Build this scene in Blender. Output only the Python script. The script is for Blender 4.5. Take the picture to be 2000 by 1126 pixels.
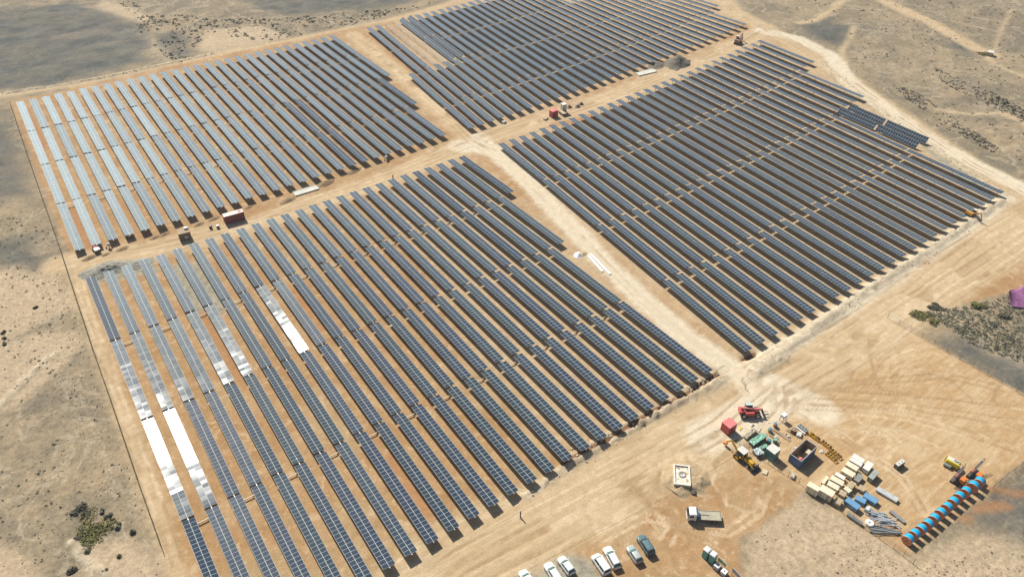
import bpy, bmesh, math, random
import numpy as np
from mathutils import Vector, Matrix, noise as mnoise
rng = random.Random(7)
R_ = math.radians
for o in list(bpy.data.objects): bpy.data.objects.remove(o)
SC = bpy.context.scene
COL = SC.collection

# ------------------------------------------------------------------ camera, sky, sun, exposure
F, CX, CY, H = 1548.0, 1000.0, 563.0, 127.8
RM = np.array([[0.82191774, -0.3493007, 0.4499336],
               [-0.569534, -0.5165388, 0.63938931],
               [0.00906903, -0.7817779, -0.62349103]])   # image right / down / forward in world axes
cam = bpy.data.cameras.new('camera'); camo = bpy.data.objects.new('camera', cam); COL.objects.link(camo)
cam.sensor_width = 36.0; cam.lens = F / 2000 * 36; cam.clip_start = 1; cam.clip_end = 20000
_r, _d, _f = RM[:, 0], RM[:, 1], RM[:, 2]
camo.matrix_world = Matrix(((_r[0], -_d[0], -_f[0], 0), (_r[1], -_d[1], -_f[1], 0), (_r[2], -_d[2], -_f[2], H), (0, 0, 0, 1)))
SC.camera = camo
SUN_EL, SUN_AZ = 44.4, 1.6          # azimuth measured from +Y (along the rows) towards +X
world = bpy.data.worlds.new('World'); SC.world = world; world.use_nodes = True
wt = world.node_tree; bg = wt.nodes['Background']
sky = wt.nodes.new('ShaderNodeTexSky'); sky.sky_type = 'NISHITA'; sky.sun_disc = False
sky.sun_elevation = R_(SUN_EL); sky.sun_rotation = R_(SUN_AZ); sky.altitude = 50; sky.dust_density = 1.6; sky.air_density = 1.0; sky.ozone_density = 0.4
wt.links.new(sky.outputs[0], bg.inputs[0]); bg.inputs[1].default_value = 0.06
sl = bpy.data.lights.new('sun', 'SUN'); sl.energy = 4.8; sl.angle = R_(0.53); sl.color = (1.0, 0.95, 0.86)
so = bpy.data.objects.new('sun', sl); COL.objects.link(so)
_sd = Vector((math.sin(R_(SUN_AZ)) * math.cos(R_(SUN_EL)), math.cos(R_(SUN_AZ)) * math.cos(R_(SUN_EL)), math.sin(R_(SUN_EL))))
so.rotation_euler = _sd.to_track_quat('Z', 'Y').to_euler(); so.location = (0, 0, 200)
SC.view_settings.view_transform = 'Standard'; SC.view_settings.look = 'None'
SC.view_settings.exposure = 0.48; SC.view_settings.gamma = 1.0
SC.render.engine = 'CYCLES'
SC.cycles.sample_clamp_direct = 4.0; SC.cycles.sample_clamp_indirect = 4.0; SC.cycles.max_bounces = 5; SC.cycles.diffuse_bounces = 2; SC.cycles.glossy_bounces = 3; SC.cycles.transparent_max_bounces = 6

# ------------------------------------------------------------------ photo pixel -> point of the place
U = 1.065
def at(px, py, h=0.0):
    r = RM @ np.array([px - CX, py - CY, F]); s = (h - H) / r[2]
    return Vector((r[0] * s, r[1] * s, h))
def project(p):
    d = RM.T @ (np.array(p) - np.array([0, 0, H]))
    return CX + F * d[0] / d[2], CY + F * d[1] / d[2]
def tl(ox, oy, s, pts): return [(ox + x / s, oy + y / s) for x, y in pts]

# ------------------------------------------------------------------ node helper
class Sh:
    def __init__(self, name):
        self.m = bpy.data.materials.new(name); self.m.use_nodes = True
        self.t = self.m.node_tree; self.b = self.t.nodes['Principled BSDF']
        self.g = None
    def n(self, k, **kw):
        x = self.t.nodes.new(k)
        for a, v in kw.items(): setattr(x, a, v)
        return x
    def lk(self, a, b): self.t.links.new(a, b)
    def put(self, sock, v):
        if hasattr(v, 'is_output') or isinstance(v, bpy.types.NodeSocket): self.lk(v, sock)
        else: sock.default_value = v
    def pos(self):
        if self.g is None: self.g = self.n('ShaderNodeNewGeometry').outputs['Position']
        return self.g
    def math(self, op, a, b=0.0, c=0.0, clamp=False):
        x = self.n('ShaderNodeMath', operation=op, use_clamp=clamp)
        for i, v in enumerate((a, b, c)): self.put(x.inputs[i], v)
        return x.outputs[0]
    def ss(self, v, a, b):
        x = self.n('ShaderNodeMapRange', interpolation_type='SMOOTHSTEP')
        self.put(x.inputs[0], v); self.put(x.inputs[1], a); self.put(x.inputs[2], b)
        return x.outputs[0]
    def rng(self, v, a, b, c, d):
        x = self.n('ShaderNodeMapRange')
        for i, q in enumerate((v, a, b, c, d)): self.put(x.inputs[i], q)
        return x.outputs[0]
    def vmap(self, scale=(1, 1, 1), rot=0.0, loc=(0, 0, 0), vec=None):
        x = self.n('ShaderNodeMapping'); self.put(x.inputs[0], vec if vec is not None else self.pos())
        x.inputs[1].default_value = loc; x.inputs[2].default_value = (0, 0, rot); x.inputs[3].default_value = scale
        return x.outputs[0]
    def noise(self, scale, detail=4, rough=0.55, vec=None, dist=0.0):
        x = self.n('ShaderNodeTexNoise'); self.put(x.inputs['Vector'], vec if vec is not None else self.pos())
        x.inputs['Scale'].default_value = scale; x.inputs['Detail'].default_value = detail
        x.inputs['Roughness'].default_value = rough; x.inputs['Distortion'].default_value = dist
        return x.outputs[0]
    def vor(self, scale, vec=None, feat='F1'):
        x = self.n('ShaderNodeTexVoronoi', feature=feat); self.put(x.inputs['Vector'], vec if vec is not None else self.pos())
        x.inputs['Scale'].default_value = scale
        return x.outputs[0]
    def mix(self, f, a, b, mode='MIX'):
        x = self.n('ShaderNodeMix', data_type='RGBA', blend_type=mode)
        for i, v in ((0, f), (6, a), (7, b)):
            if isinstance(v, tuple) and len(v) == 3: v = v + (1,)
            self.put(x.inputs[i], v)
        return x.outputs[2]
    def attr(self, name, kind='GEOMETRY'):
        x = self.n('ShaderNodeAttribute', attribute_name=name, attribute_type=kind); return x.outputs['Fac']
    def bump(self, h, strength=0.4, dist=0.1):
        x = self.n('ShaderNodeBump'); x.inputs['Strength'].default_value = strength; x.inputs['Distance'].default_value = dist
        self.put(x.inputs['Height'], h); self.lk(x.outputs[0], self.b.inputs['Normal'])
    def done(self, color=None, rough=0.7, metal=0.0, spec=0.5):
        if color is not None: self.put(self.b.inputs['Base Color'], color + (1,) if isinstance(color, tuple) else color)
        self.put(self.b.inputs['Roughness'], rough); self.b.inputs['Metallic'].default_value = metal
        self.b.inputs['Specular IOR Level'].default_value = spec
        return self.m

_mc = {}
def pm(name, col, rough=0.6, metal=0.0, var=0.18, scale=1.3, dust=0.25, spec=0.5):
    """painted / plain surface: slight tonal drift, dust and wear"""
    if name in _mc: return _mc[name]
    s = Sh(name)
    oc = s.n('ShaderNodeTexCoord').outputs['Object']
    n1 = s.noise(scale, 4, vec=oc); n2 = s.noise(scale * 7, 3, vec=oc)
    c = s.mix(s.rng(n1, 0.3, 0.7, 0, 1), tuple(x * (1 - var) for x in col), tuple(min(1, x * (1 + var)) for x in col))
    c = s.mix(s.math('MULTIPLY', s.ss(n2, 0.45, 0.75), dust), c, (0.36, 0.27, 0.17))
    _mc[name] = s.done(c, s.rng(n2, 0, 1, max(0.05, rough - 0.1), min(1, rough + 0.15)), metal, spec)
    return _mc[name]

# ------------------------------------------------------------------ mesh builder
class MB:
    def __init__(self): self.v = []; self.f = []; self.mi = []; self.cur = 0
    def add(self, vs, fs):
        b = len(self.v); self.v += [tuple(x) for x in vs]
        for f in fs: self.f.append(tuple(b + i for i in f)); self.mi.append(self.cur)
        return self
    def box(self, c, s, rz=0.0, rx=0.0, ry=0.0, taper=1.0):
        M = Matrix.Translation(c) @ Matrix.Rotation(rz, 4, 'Z') @ Matrix.Rotation(ry, 4, 'Y') @ Matrix.Rotation(rx, 4, 'X')
        x, y, z = s[0] / 2, s[1] / 2, s[2] / 2; t = taper
        vs = [(-x, -y, -z), (x, -y, -z), (x, y, -z), (-x, y, -z), (-x * t, -y * t, z), (x * t, -y * t, z), (x * t, y * t, z), (-x * t, y * t, z)]
        return self.add([M @ Vector(p) for p in vs], [(3, 2, 1, 0), (4, 5, 6, 7), (0, 1, 5, 4), (1, 2, 6, 5), (2, 3, 7, 6), (3, 0, 4, 7)])
    def tube(self, a, b, r, n=10, r2=None, cap=True):
        a, b = Vector(a), Vector(b); r2 = r if r2 is None else r2
        q = (b - a).to_track_quat('Z', 'Y'); vs = []
        for p, rr in ((a, r), (b, r2)):
            for i in range(n): vs.append(p + q @ Vector((rr * math.cos(2 * math.pi * i / n), rr * math.sin(2 * math.pi * i / n), 0)))
        fs = [(i, (i + 1) % n, n + (i + 1) % n, n + i) for i in range(n)]
        if cap: fs += [tuple(range(n - 1, -1, -1)), tuple(range(n, 2 * n))]
        return self.add(vs, fs)
    def ring(self, c, axis, ro, ri, w, n=20):
        c = Vector(c); q = Vector(axis).to_track_quat('Z', 'Y'); vs = []
        for z in (-w / 2, w / 2):
            for rr in (ro, ri):
                for i in range(n):
                    a = 2 * math.pi * i / n; vs.append(c + q @ Vector((rr * math.cos(a), rr * math.sin(a), z)))
        fs = []
        for i in range(n):
            j = (i + 1) % n
            fs += [(i, j, 2 * n + j, 2 * n + i), (n + j, n + i, 3 * n + i, 3 * n + j), (j, i, n + i, n + j), (2 * n + i, 2 * n + j, 3 * n + j, 3 * n + i)]
        return self.add(vs, fs)
    def loft(self, loops, cap=True):
        n = len(loops[0]); vs = [p for l in loops for p in l]; fs = []
        for k in range(len(loops) - 1):
            for i in range(n):
                j = (i + 1) % n; fs.append((k * n + i, k * n + j, (k + 1) * n + j, (k + 1) * n + i))
        if cap: fs += [tuple(range(n - 1, -1, -1)), tuple(range((len(loops) - 1) * n, len(loops) * n))]
        return self.add(vs, fs)
    def prism(self, prof, y0, y1):
        """XZ outline extruded along Y"""
        n = len(prof); vs = [(x, y0, z) for x, z in prof] + [(x, y1, z) for x, z in prof]
        fs = [(i, (i + 1) % n, n + (i + 1) % n, n + i) for i in range(n)] + [tuple(range(n - 1, -1, -1)), tuple(range(n, 2 * n))]
        return self.add(vs, fs)
    def mesh(self, name, mats, smooth=False, bevel=0.0, fix=True):
        me = bpy.data.meshes.new(name); me.from_pydata(self.v, [], self.f)
        if not isinstance(mats, (list, tuple)): mats = [mats]
        for m in mats: me.materials.append(m)
        me.polygons.foreach_set('material_index', self.mi)
        if fix or bevel:
            bm = bmesh.new(); bm.from_mesh(me)
            if fix: bmesh.ops.recalc_face_normals(bm, faces=bm.faces)
            if bevel: bmesh.ops.bevel(bm, geom=[e for e in bm.edges if len(e.link_faces) == 2 and e.calc_face_angle(0) > 0.6], offset=bevel, segments=2, affect='EDGES', profile=0.6)
            bm.to_mesh(me); bm.free()
        if smooth: me.polygons.foreach_set('use_smooth', [True] * len(me.polygons))
        me.update(); return me

def link(name, me, parent=None, loc=(0, 0, 0), rot=(0, 0, 0)):
    o = bpy.data.objects.new(name, me); COL.objects.link(o); o.location = loc; o.rotation_euler = rot
    if parent is not None: o.parent = parent
    return o
def tag(o, label, cat, group=None):
    o['label'] = label; o['category'] = cat
    if group: o['group'] = group
    return o
def thing(name, label, cat, loc=(0, 0, 0), rz=0.0, group=None):
    o = bpy.data.objects.new(name, None); COL.objects.link(o); o.empty_display_size = 0.3
    o.location = loc; o.rotation_euler = (0, 0, rz)
    return tag(o, label, cat, group)
def part(root, name, mb, mats, smooth=False, bevel=0.0, label=None, loc=(0, 0, 0), rot=(0, 0, 0)):
    o = link(name, mb.mesh(name, mats, smooth, bevel), root, loc, rot)
    if label: o['label'] = label
    return o
def struct(name, me, kind='structure'):
    o = link(name, me); o['kind'] = kind; return o
def copy_tree(o, parent=None):
    c = o.copy(); COL.objects.link(c)
    if parent is not None: c.parent = parent
    for ch in list(o.children): copy_tree(ch, c)
    return c
def yaw2(a, b): d = Vector(b) - Vector(a); return math.atan2(d.y, d.x)
def quad(pts, h):
    """four photo corners of a flat top at height h -> centre, yaw, length, width"""
    P = [at(x, y, h) for x, y in pts]
    c = (P[0] + P[1] + P[2] + P[3]) / 4; e = ((P[1] - P[0]) + (P[2] - P[3])) / 2; w = ((P[3] - P[0]) + (P[2] - P[1])) / 2
    yaw = math.atan2(e.y, e.x); n = Vector((-math.sin(yaw), math.cos(yaw), 0))
    return Vector((c.x, c.y, 0)), yaw, e.length, abs(w.dot(n))

# ------------------------------------------------------------------ signed distance helpers (numpy)
def W(pts): return np.array([at(x, y)[:2] for x, y in pts])
def d_line(P, L):
    d = np.full(len(P), 1e9)
    for a, b in zip(L[:-1], L[1:]):
        ab = b - a; t = np.clip(((P - a) @ ab) / max(ab @ ab, 1e-9), 0, 1)
        q = P - (a + t[:, None] * ab); d = np.minimum(d, np.hypot(q[:, 0], q[:, 1]))
    return d
def sd_poly(P, L):
    d = d_line(P, np.vstack([L, L[:1]])); ins = np.zeros(len(P), bool)
    for a, b in zip(L, np.roll(L, -1, 0)):
        c = (a[1] > P[:, 1]) != (b[1] > P[:, 1])
        with np.errstate(divide='ignore', invalid='ignore'):
            x = (b[0] - a[0]) * (P[:, 1] - a[1]) / (b[1] - a[1]) + a[0]
        ins ^= c & (P[:, 0] < x)
    return np.where(ins, d, -d)
def union(P, polys): return np.max([sd_poly(P, W(q)) for q in polys], 0)
def lines(P, ls): return np.max([hw - d_line(P, W(q)) for q, hw in ls], 0)

SITE = [[(18, 197), (120, 178), (420, 108), (640, 62), (700, 52), (900, 0), (1010, -30), (1420, -60), (1405, 0), (1470, 48), (1560, 92), (1640, 150),
         (1720, 190), (1850, 285), (1985, 372), (2080, 420), (2080, 500), (2010, 560), (1900, 590), (1790, 605), (1735, 622), (2080, 815), (2080, 860),
         (1998, 905), (1926, 962), (1850, 1020), (1785, 1075), (1770, 1085), (1660, 1010), (1570, 950), (1545, 985), (1480, 1030), (1440, 1050), (1470, 1200),
         (340, 1200), (318, 1075), (250, 870), (145, 520), (80, 360)]]
ROAD = [([(120, 515), (200, 503), (300, 488), (400, 465), (480, 445), (560, 415), (640, 388), (720, 362), (800, 330), (920, 280), (1010, 250), (1100, 222), (1200, 188), (1300, 152), (1380, 115), (1450, 82), (1500, 55)], 4.6),
        ([(690, 68), (740, 110), (800, 162), (860, 215), (920, 275), (960, 300)], 3.6),
        ([(1380, -40), (1430, 22), (1490, 52), (1560, 90), (1620, 130), (1680, 175), (1760, 230), (1840, 285), (1900, 325), (1960, 355), (2060, 410)], 5.0),
        ([(2060, 400), (1900, 500), (1760, 590), (1620, 680), (1500, 745), (1400, 830), (1270, 905), (1150, 965), (1000, 1040), (900, 1090), (820, 1150)], 9.0),
        ([(0, 187), (150, 166), (300, 133), (430, 104), (560, 80), (640, 62), (760, 40), (860, 12), (920, -10)], 1.6),
        ([(140, 520), (165, 600), (215, 740), (260, 860), (310, 1010), (340, 1120)], 1.8),
        ([(1700, -10), (1760, 18), (1820, 45), (1860, 70), (1900, 92), (1935, 108)], 3.6),
        ([(1660, -10), (1620, 22), (1590, 40), (1560, 44)], 1.6),
        ([(1668, 52), (1660, 75), (1645, 95), (1650, 125)], 0.8), ([(1830, 215), (1900, 222), (1955, 218), (2010, 245)], 0.9),
        ([(1930, 115), (1960, 135), (2010, 155)], 0.9), ([(1940, 100), (1955, 60), (1975, 20)], 0.3)]
PALE = [([(935, 270), (975, 305), (1040, 365), (1110, 435), (1180, 510), (1250, 580), (1330, 650), (1400, 700), (1455, 740), (1500, 765)], 3.3),
        ([(1490, 60), (1560, 75), (1620, 105), (1660, 160), (1720, 205), (1800, 262), (1880, 310), (1960, 350), (2060, 400)], 3.6),
        ([(1470, 735), (1530, 770), (1600, 800)], 4.5), ([(900, 285), (960, 290)], 4.0), ([(1380, 850), (1440, 820), (1500, 790)], 5),
        ([(1965, 385), (1890, 440), (1800, 505), (1700, 570), (1600, 635), (1520, 685), (1480, 705)], 2.4)]
YARD = [[(1480, 745), (1735, 622), (2080, 815), (2080, 860), (1998, 905), (1785, 1075), (1570, 950), (1440, 905), (1380, 850)]]
DARK = [[(-60, 20), (60, 15), (140, 0), (280, 50), (300, 85), (275, 120), (180, 150), (60, 172), (-60, 180)],
        [(300, 70), (345, 62), (375, 78), (378, 110), (335, 112), (305, 92)], [(480, -40), (860, -40), (800, 5), (700, 20), (560, 32), (485, 12)],
        [(-60, 205), (10, 230), (30, 300), (55, 380), (-60, 400)], [(1560, 45), (1620, 36), (1665, 55), (1650, 92), (1600, 80)],
        [(-60, 455), (50, 470), (90, 500), (75, 520), (-60, 515)], [(1860, 640), (2060, 735), (2060, 840), (1940, 742), (1830, 672)],
        [(1930, 960), (2060, 880), (2060, 1060), (1960, 1050), (1900, 1010)],
        [(1850, 78), (1900, 96), (1890, 108), (1855, 95)]]
SAND = [[(1470, 1035), (1560, 962), (1785, 1088), (1900, 1045), (2080, 1040), (2080, 1220), (1430, 1220)], [(-60, 690), (80, 650), (150, 640), (165, 665), (120, 720), (40, 790), (-60, 830)], [(400, 58), (500, 48), (570, 72), (500, 88), (420, 108), (385, 95)],
        [(180, 1060), (260, 1050), (310, 1085), (320, 1160), (150, 1160)], [(-60, 1060), (60, 1080), (100, 1160), (-60, 1160)],
        [(0, 520), (110, 540), (150, 600), (60, 640), (-20, 690), (-60, 600)], [(200, 0), (260, 15), (300, 35), (275, 45), (180, 15)],
        [(1880, 650), (1935, 668), (2060, 735), (2060, 750), (1930, 690), (1880, 668)], [(250, 60), (300, 70), (340, 110), (330, 120), (280, 80)]]
GREY = [[(1000, 1130), (1010, 1110), (1050, 1092), (1115, 1078), (1150, 1090), (1180, 1130), (1160, 1170), (980, 1170)],
        [(170, 522), (230, 508), (300, 512), (310, 530), (200, 552), (168, 548)], [(335, 520), (352, 515), (400, 600), (385, 618), (362, 590)], [(372, 515), (385, 512), (432, 575), (440, 612), (415, 612)],
        [(790, 1100), (840, 1060), (870, 1050), (880, 1075), (820, 1130)], [(1590, 120), (1640, 170), (1720, 225), (1790, 275), (1850, 330), (1925, 385), (1940, 375), (1860, 305), (1770, 250), (1700, 205), (1650, 160)]]
RED = [[(385, 610), (400, 600), (470, 720), (480, 760), (450, 740)], [(445, 595), (470, 620), (560, 760), (540, 760)], [(120, 400), (150, 410), (200, 500), (180, 500)], [(230, 390), (260, 400), (300, 460), (280, 465)],
       [(740, 880), (770, 890), (850, 1010), (830, 1010)], [(1710, 1000), (1765, 1040), (1760, 1055), (1700, 1012)], [(1905, 985), (1960, 980), (1975, 992), (1900, 1000)], [(1930, 945), (2010, 960), (1990, 972), (1925, 955)],
       [(1880, 1005), (1900, 1010), (1895, 1022), (1875, 1012)], [(40, 205), (60, 215), (95, 290), (70, 290)], [(1060, 225), (1130, 218), (1200, 232), (1060, 250)], [(560, 560), (580, 560), (640, 640), (620, 650)]]
TRENCH = [([(1422, 718), (1390, 738), (1340, 770), (1280, 800), (1220, 838), (1160, 872), (1100, 905)], 0.55), ([(1452, 702), (1462, 696), (1475, 690)], 0.6)]
TRK = [[(1490, 770), (1560, 760), (1700, 768), (1850, 780), (2010, 800)], [(1500, 785), (1600, 778), (1720, 785), (1860, 800), (2010, 825)], [(1520, 790), (1650, 792), (1760, 800), (1880, 815), (2010, 842)],
       [(1740, 640), (1690, 690), (1660, 740), (1620, 770)], [(1700, 650), (1700, 700), (1720, 760), (1800, 775)], [(1830, 690), (1780, 680), (1730, 700), (1700, 740), (1660, 760)],
       [(1650, 800), (1690, 830), (1760, 840), (1830, 870)], [(1690, 850), (1720, 846), (1742, 862), (1725, 880), (1690, 878), (1670, 866), (1690, 850)], [(1680, 842), (1730, 838), (1758, 862), (1735, 892), (1690, 892)],
       [(1440, 860), (1400, 900), (1390, 940), (1420, 985), (1470, 1000), (1500, 960)], [(1300, 900), (1280, 950), (1330, 985), (1420, 960), (1480, 920)], [(1220, 930), (1270, 990), (1330, 1040), (1400, 1060)],
       [(1960, 740), (1940, 780), (1960, 800)], [(1150, 980), (1250, 930), (1350, 870), (1430, 830)], [(1120, 1000), (1220, 950), (1330, 880)], [(1060, 1030), (1180, 985), (1240, 960), (1280, 1000)],
       [(1610, 690), (1700, 640), (1800, 575), (1900, 510), (2010, 440)], [(1600, 705), (1700, 652), (1810, 585), (1910, 520), (2010, 455)], [(1740, 740), (1760, 720), (1800, 720), (1860, 745), (1900, 780)],
       [(690, 72), (745, 118), (805, 170), (865, 225)], [(702, 70), (757, 116), (817, 168), (877, 223)]]
BANKS = [([(1408, 742), (1360, 765), (1300, 795), (1230, 835), (1165, 868), (1110, 905)], 1.5, 0.75), ([(1400, 728), (1370, 745), (1340, 760)], 0.8, 0.4), ([(1095, 920), (1060, 945), (1025, 968)], 0.9, 0.4),
         ([(1955, 392), (1890, 435), (1800, 497), (1700, 562), (1600, 632), (1520, 688), (1482, 712)], 1.7, 0.55), ([(1478, 728), (1500, 712), (1530, 700)], 1.2, 0.6),
         ([(1600, 118), (1700, 200), (1790, 268), (1880, 325), (1960, 378)], 1.0, 0.35), 
         ([(110, 690), (60, 730), (0, 790)], 1.0, 0.3), ([(140, 1060), (160, 1090), (200, 1120)], 1.0, 0.5), ([(0, 183), (200, 152), (420, 104)], 0.8, 0.35)]

TAN = [[(960, 262), (1480, 55), (1700, 180), (2010, 380), (1480, 730), (1300, 600), (1080, 400)], [(760, 60), (900, -40), (1420, -40), (1440, 60), (960, 262)], [(900, 300), (1420, 720), (1100, 900), (900, 650), (760, 380)]]
def offset(pts, d, wob=0.0, seed=0):
    L = W(pts); out = [L[0]]
    for a, b in zip(L[:-1], L[1:]):
        n = max(1, int(np.hypot(*(b - a)) / 6)); out += [a + (b - a) * i / n for i in range(1, n + 1)]
    L = np.array(out); T = np.gradient(L, axis=0); T /= np.linalg.norm(T, axis=1)[:, None]; t = np.arange(len(L))
    return L + np.stack([-T[:, 1], T[:, 0]], 1) * (d + wob * np.sin(t * .37 + seed) + wob * .5 * np.sin(t * .93 + seed * 2))[:, None]
TRKW = [offset(ROAD[3][0], d, w, i) for i, (d, w) in enumerate([(-6.5, .5), (-4.7, .5), (-2.6, .8), (-.8, .8), (1.4, .6), (3.2, .6), (5.6, 1.2), (7.4, 1.2)])]
TRKW += [offset(ROAD[0][0], d, .4, i) for i, d in enumerate((-1.7, .1, 1.5, 3.3))] + [offset(PALE[0][0], d, .15, i) for i, d in enumerate((-.9, .9))] + [offset(ROAD[2][0], d, .3, i) for i, d in enumerate((-1.6, .2, 1.9))]
TRKW += [offset(ROAD[1][0], d, .3, i) for i, d in enumerate((-1.2, .6))] + [offset([(148, 530), (172, 610), (222, 745), (268, 865), (318, 1005), (350, 1100)], d, .2, i) for i, d in enumerate((-1.0, .7))]
TRKW += [offset(q, d, .3, i) for q in ([(1500, 765), (1600, 760), (1720, 745), (1850, 735), (1960, 760)], [(1510, 790), (1640, 800), (1770, 815), (1900, 850), (1990, 880)], [(1300, 1060), (1330, 1010), (1310, 950), (1340, 890), (1420, 850)], [(1150, 1060), (1260, 1010), (1420, 1040), (1480, 1000), (1500, 950)], [(1560, 800), (1640, 850), (1760, 930), (1800, 1000)]) for i, d in enumerate((-.9, .9))]
ATTRS = ['tan', 'site', 'road', 'pale', 'yard', 'dark', 'sand', 'grey', 'red', 'trench', 'trk', 'bank']
_vn = np.random.RandomState(11).rand(64, 64)
def vnoise(P, wl, sx=0.0):
    q = P / wl + sx; i = np.floor(q).astype(int); f = q - i; f = f * f * (3 - 2 * f); a, b = i[:, 0] % 64, i[:, 1] % 64; a1, b1 = (a + 1) % 64, (b + 1) % 64
    return (_vn[a, b] * (1 - f[:, 0]) + _vn[a1, b] * f[:, 0]) * (1 - f[:, 1]) + (_vn[a, b1] * (1 - f[:, 0]) + _vn[a1, b1] * f[:, 0]) * f[:, 1] - .5
def relief(P, site=None):
    P = np.asarray(P, float); site = union(P, SITE) if site is None else site
    m = np.clip((-site - 2.0) / 7.0, 0, 1)
    c, sn = .8, .6; Q = np.column_stack([P[:, 0] * c - P[:, 1] * sn, P[:, 0] * sn + P[:, 1] * c]); rough = np.clip(.55 + 1.3 * vnoise(P, 38, 3.3), .15, 1.2)
    h = .9 * vnoise(Q, 17, .7) + rough * (.55 * vnoise(Q, 6.5, 5.1) + .34 * vnoise(P, 2.9, 9.2) + .2 * vnoise(Q, 1.5, 2.4))
    return m * h
def fields(P):
    f = {'tan': union(P, TAN), 'site': union(P, SITE), 'road': lines(P, ROAD), 'pale': lines(P, PALE), 'yard': union(P, YARD), 'dark': union(P, DARK), 'sand': union(P, SAND),
         'grey': union(P, GREY), 'red': union(P, RED), 'trench': lines(P, TRENCH), 'trk': np.max([-d_line(P, W(q)) for q in TRK] + [-d_line(P, q) for q in TRKW], 0)}
    f['bank'] = np.max([hw - d_line(P, W(q)) for q, hw, hh in BANKS], 0)
    z = np.zeros(len(P))
    for q, hw, hh in BANKS:
        t = np.clip(1 - d_line(P, W(q)) / (hw * 1.5), 0, 1); z = np.maximum(z, 1.1 * hh * t * t * (3 - 2 * t))
    rr = np.random.RandomState(3); ph = rr.rand(40) * 6.28; kx = rr.randn(40) * 1.6; ky = rr.randn(40) * 1.6
    ns = sum(np.sin(P[:, 0] * kx[i] + P[:, 1] * ky[i] + ph[i]) for i in range(40)) / 6.3
    z = z * (1 + 0.45 * ns)
    t = np.clip(f['trench'] / 0.5 + 0.5, 0, 1); z = z - 0.7 * t
    z = z + relief(P, f['site'])
    for k in f: f[k] = np.clip(f[k], -25, 25)
    return f, z

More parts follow.
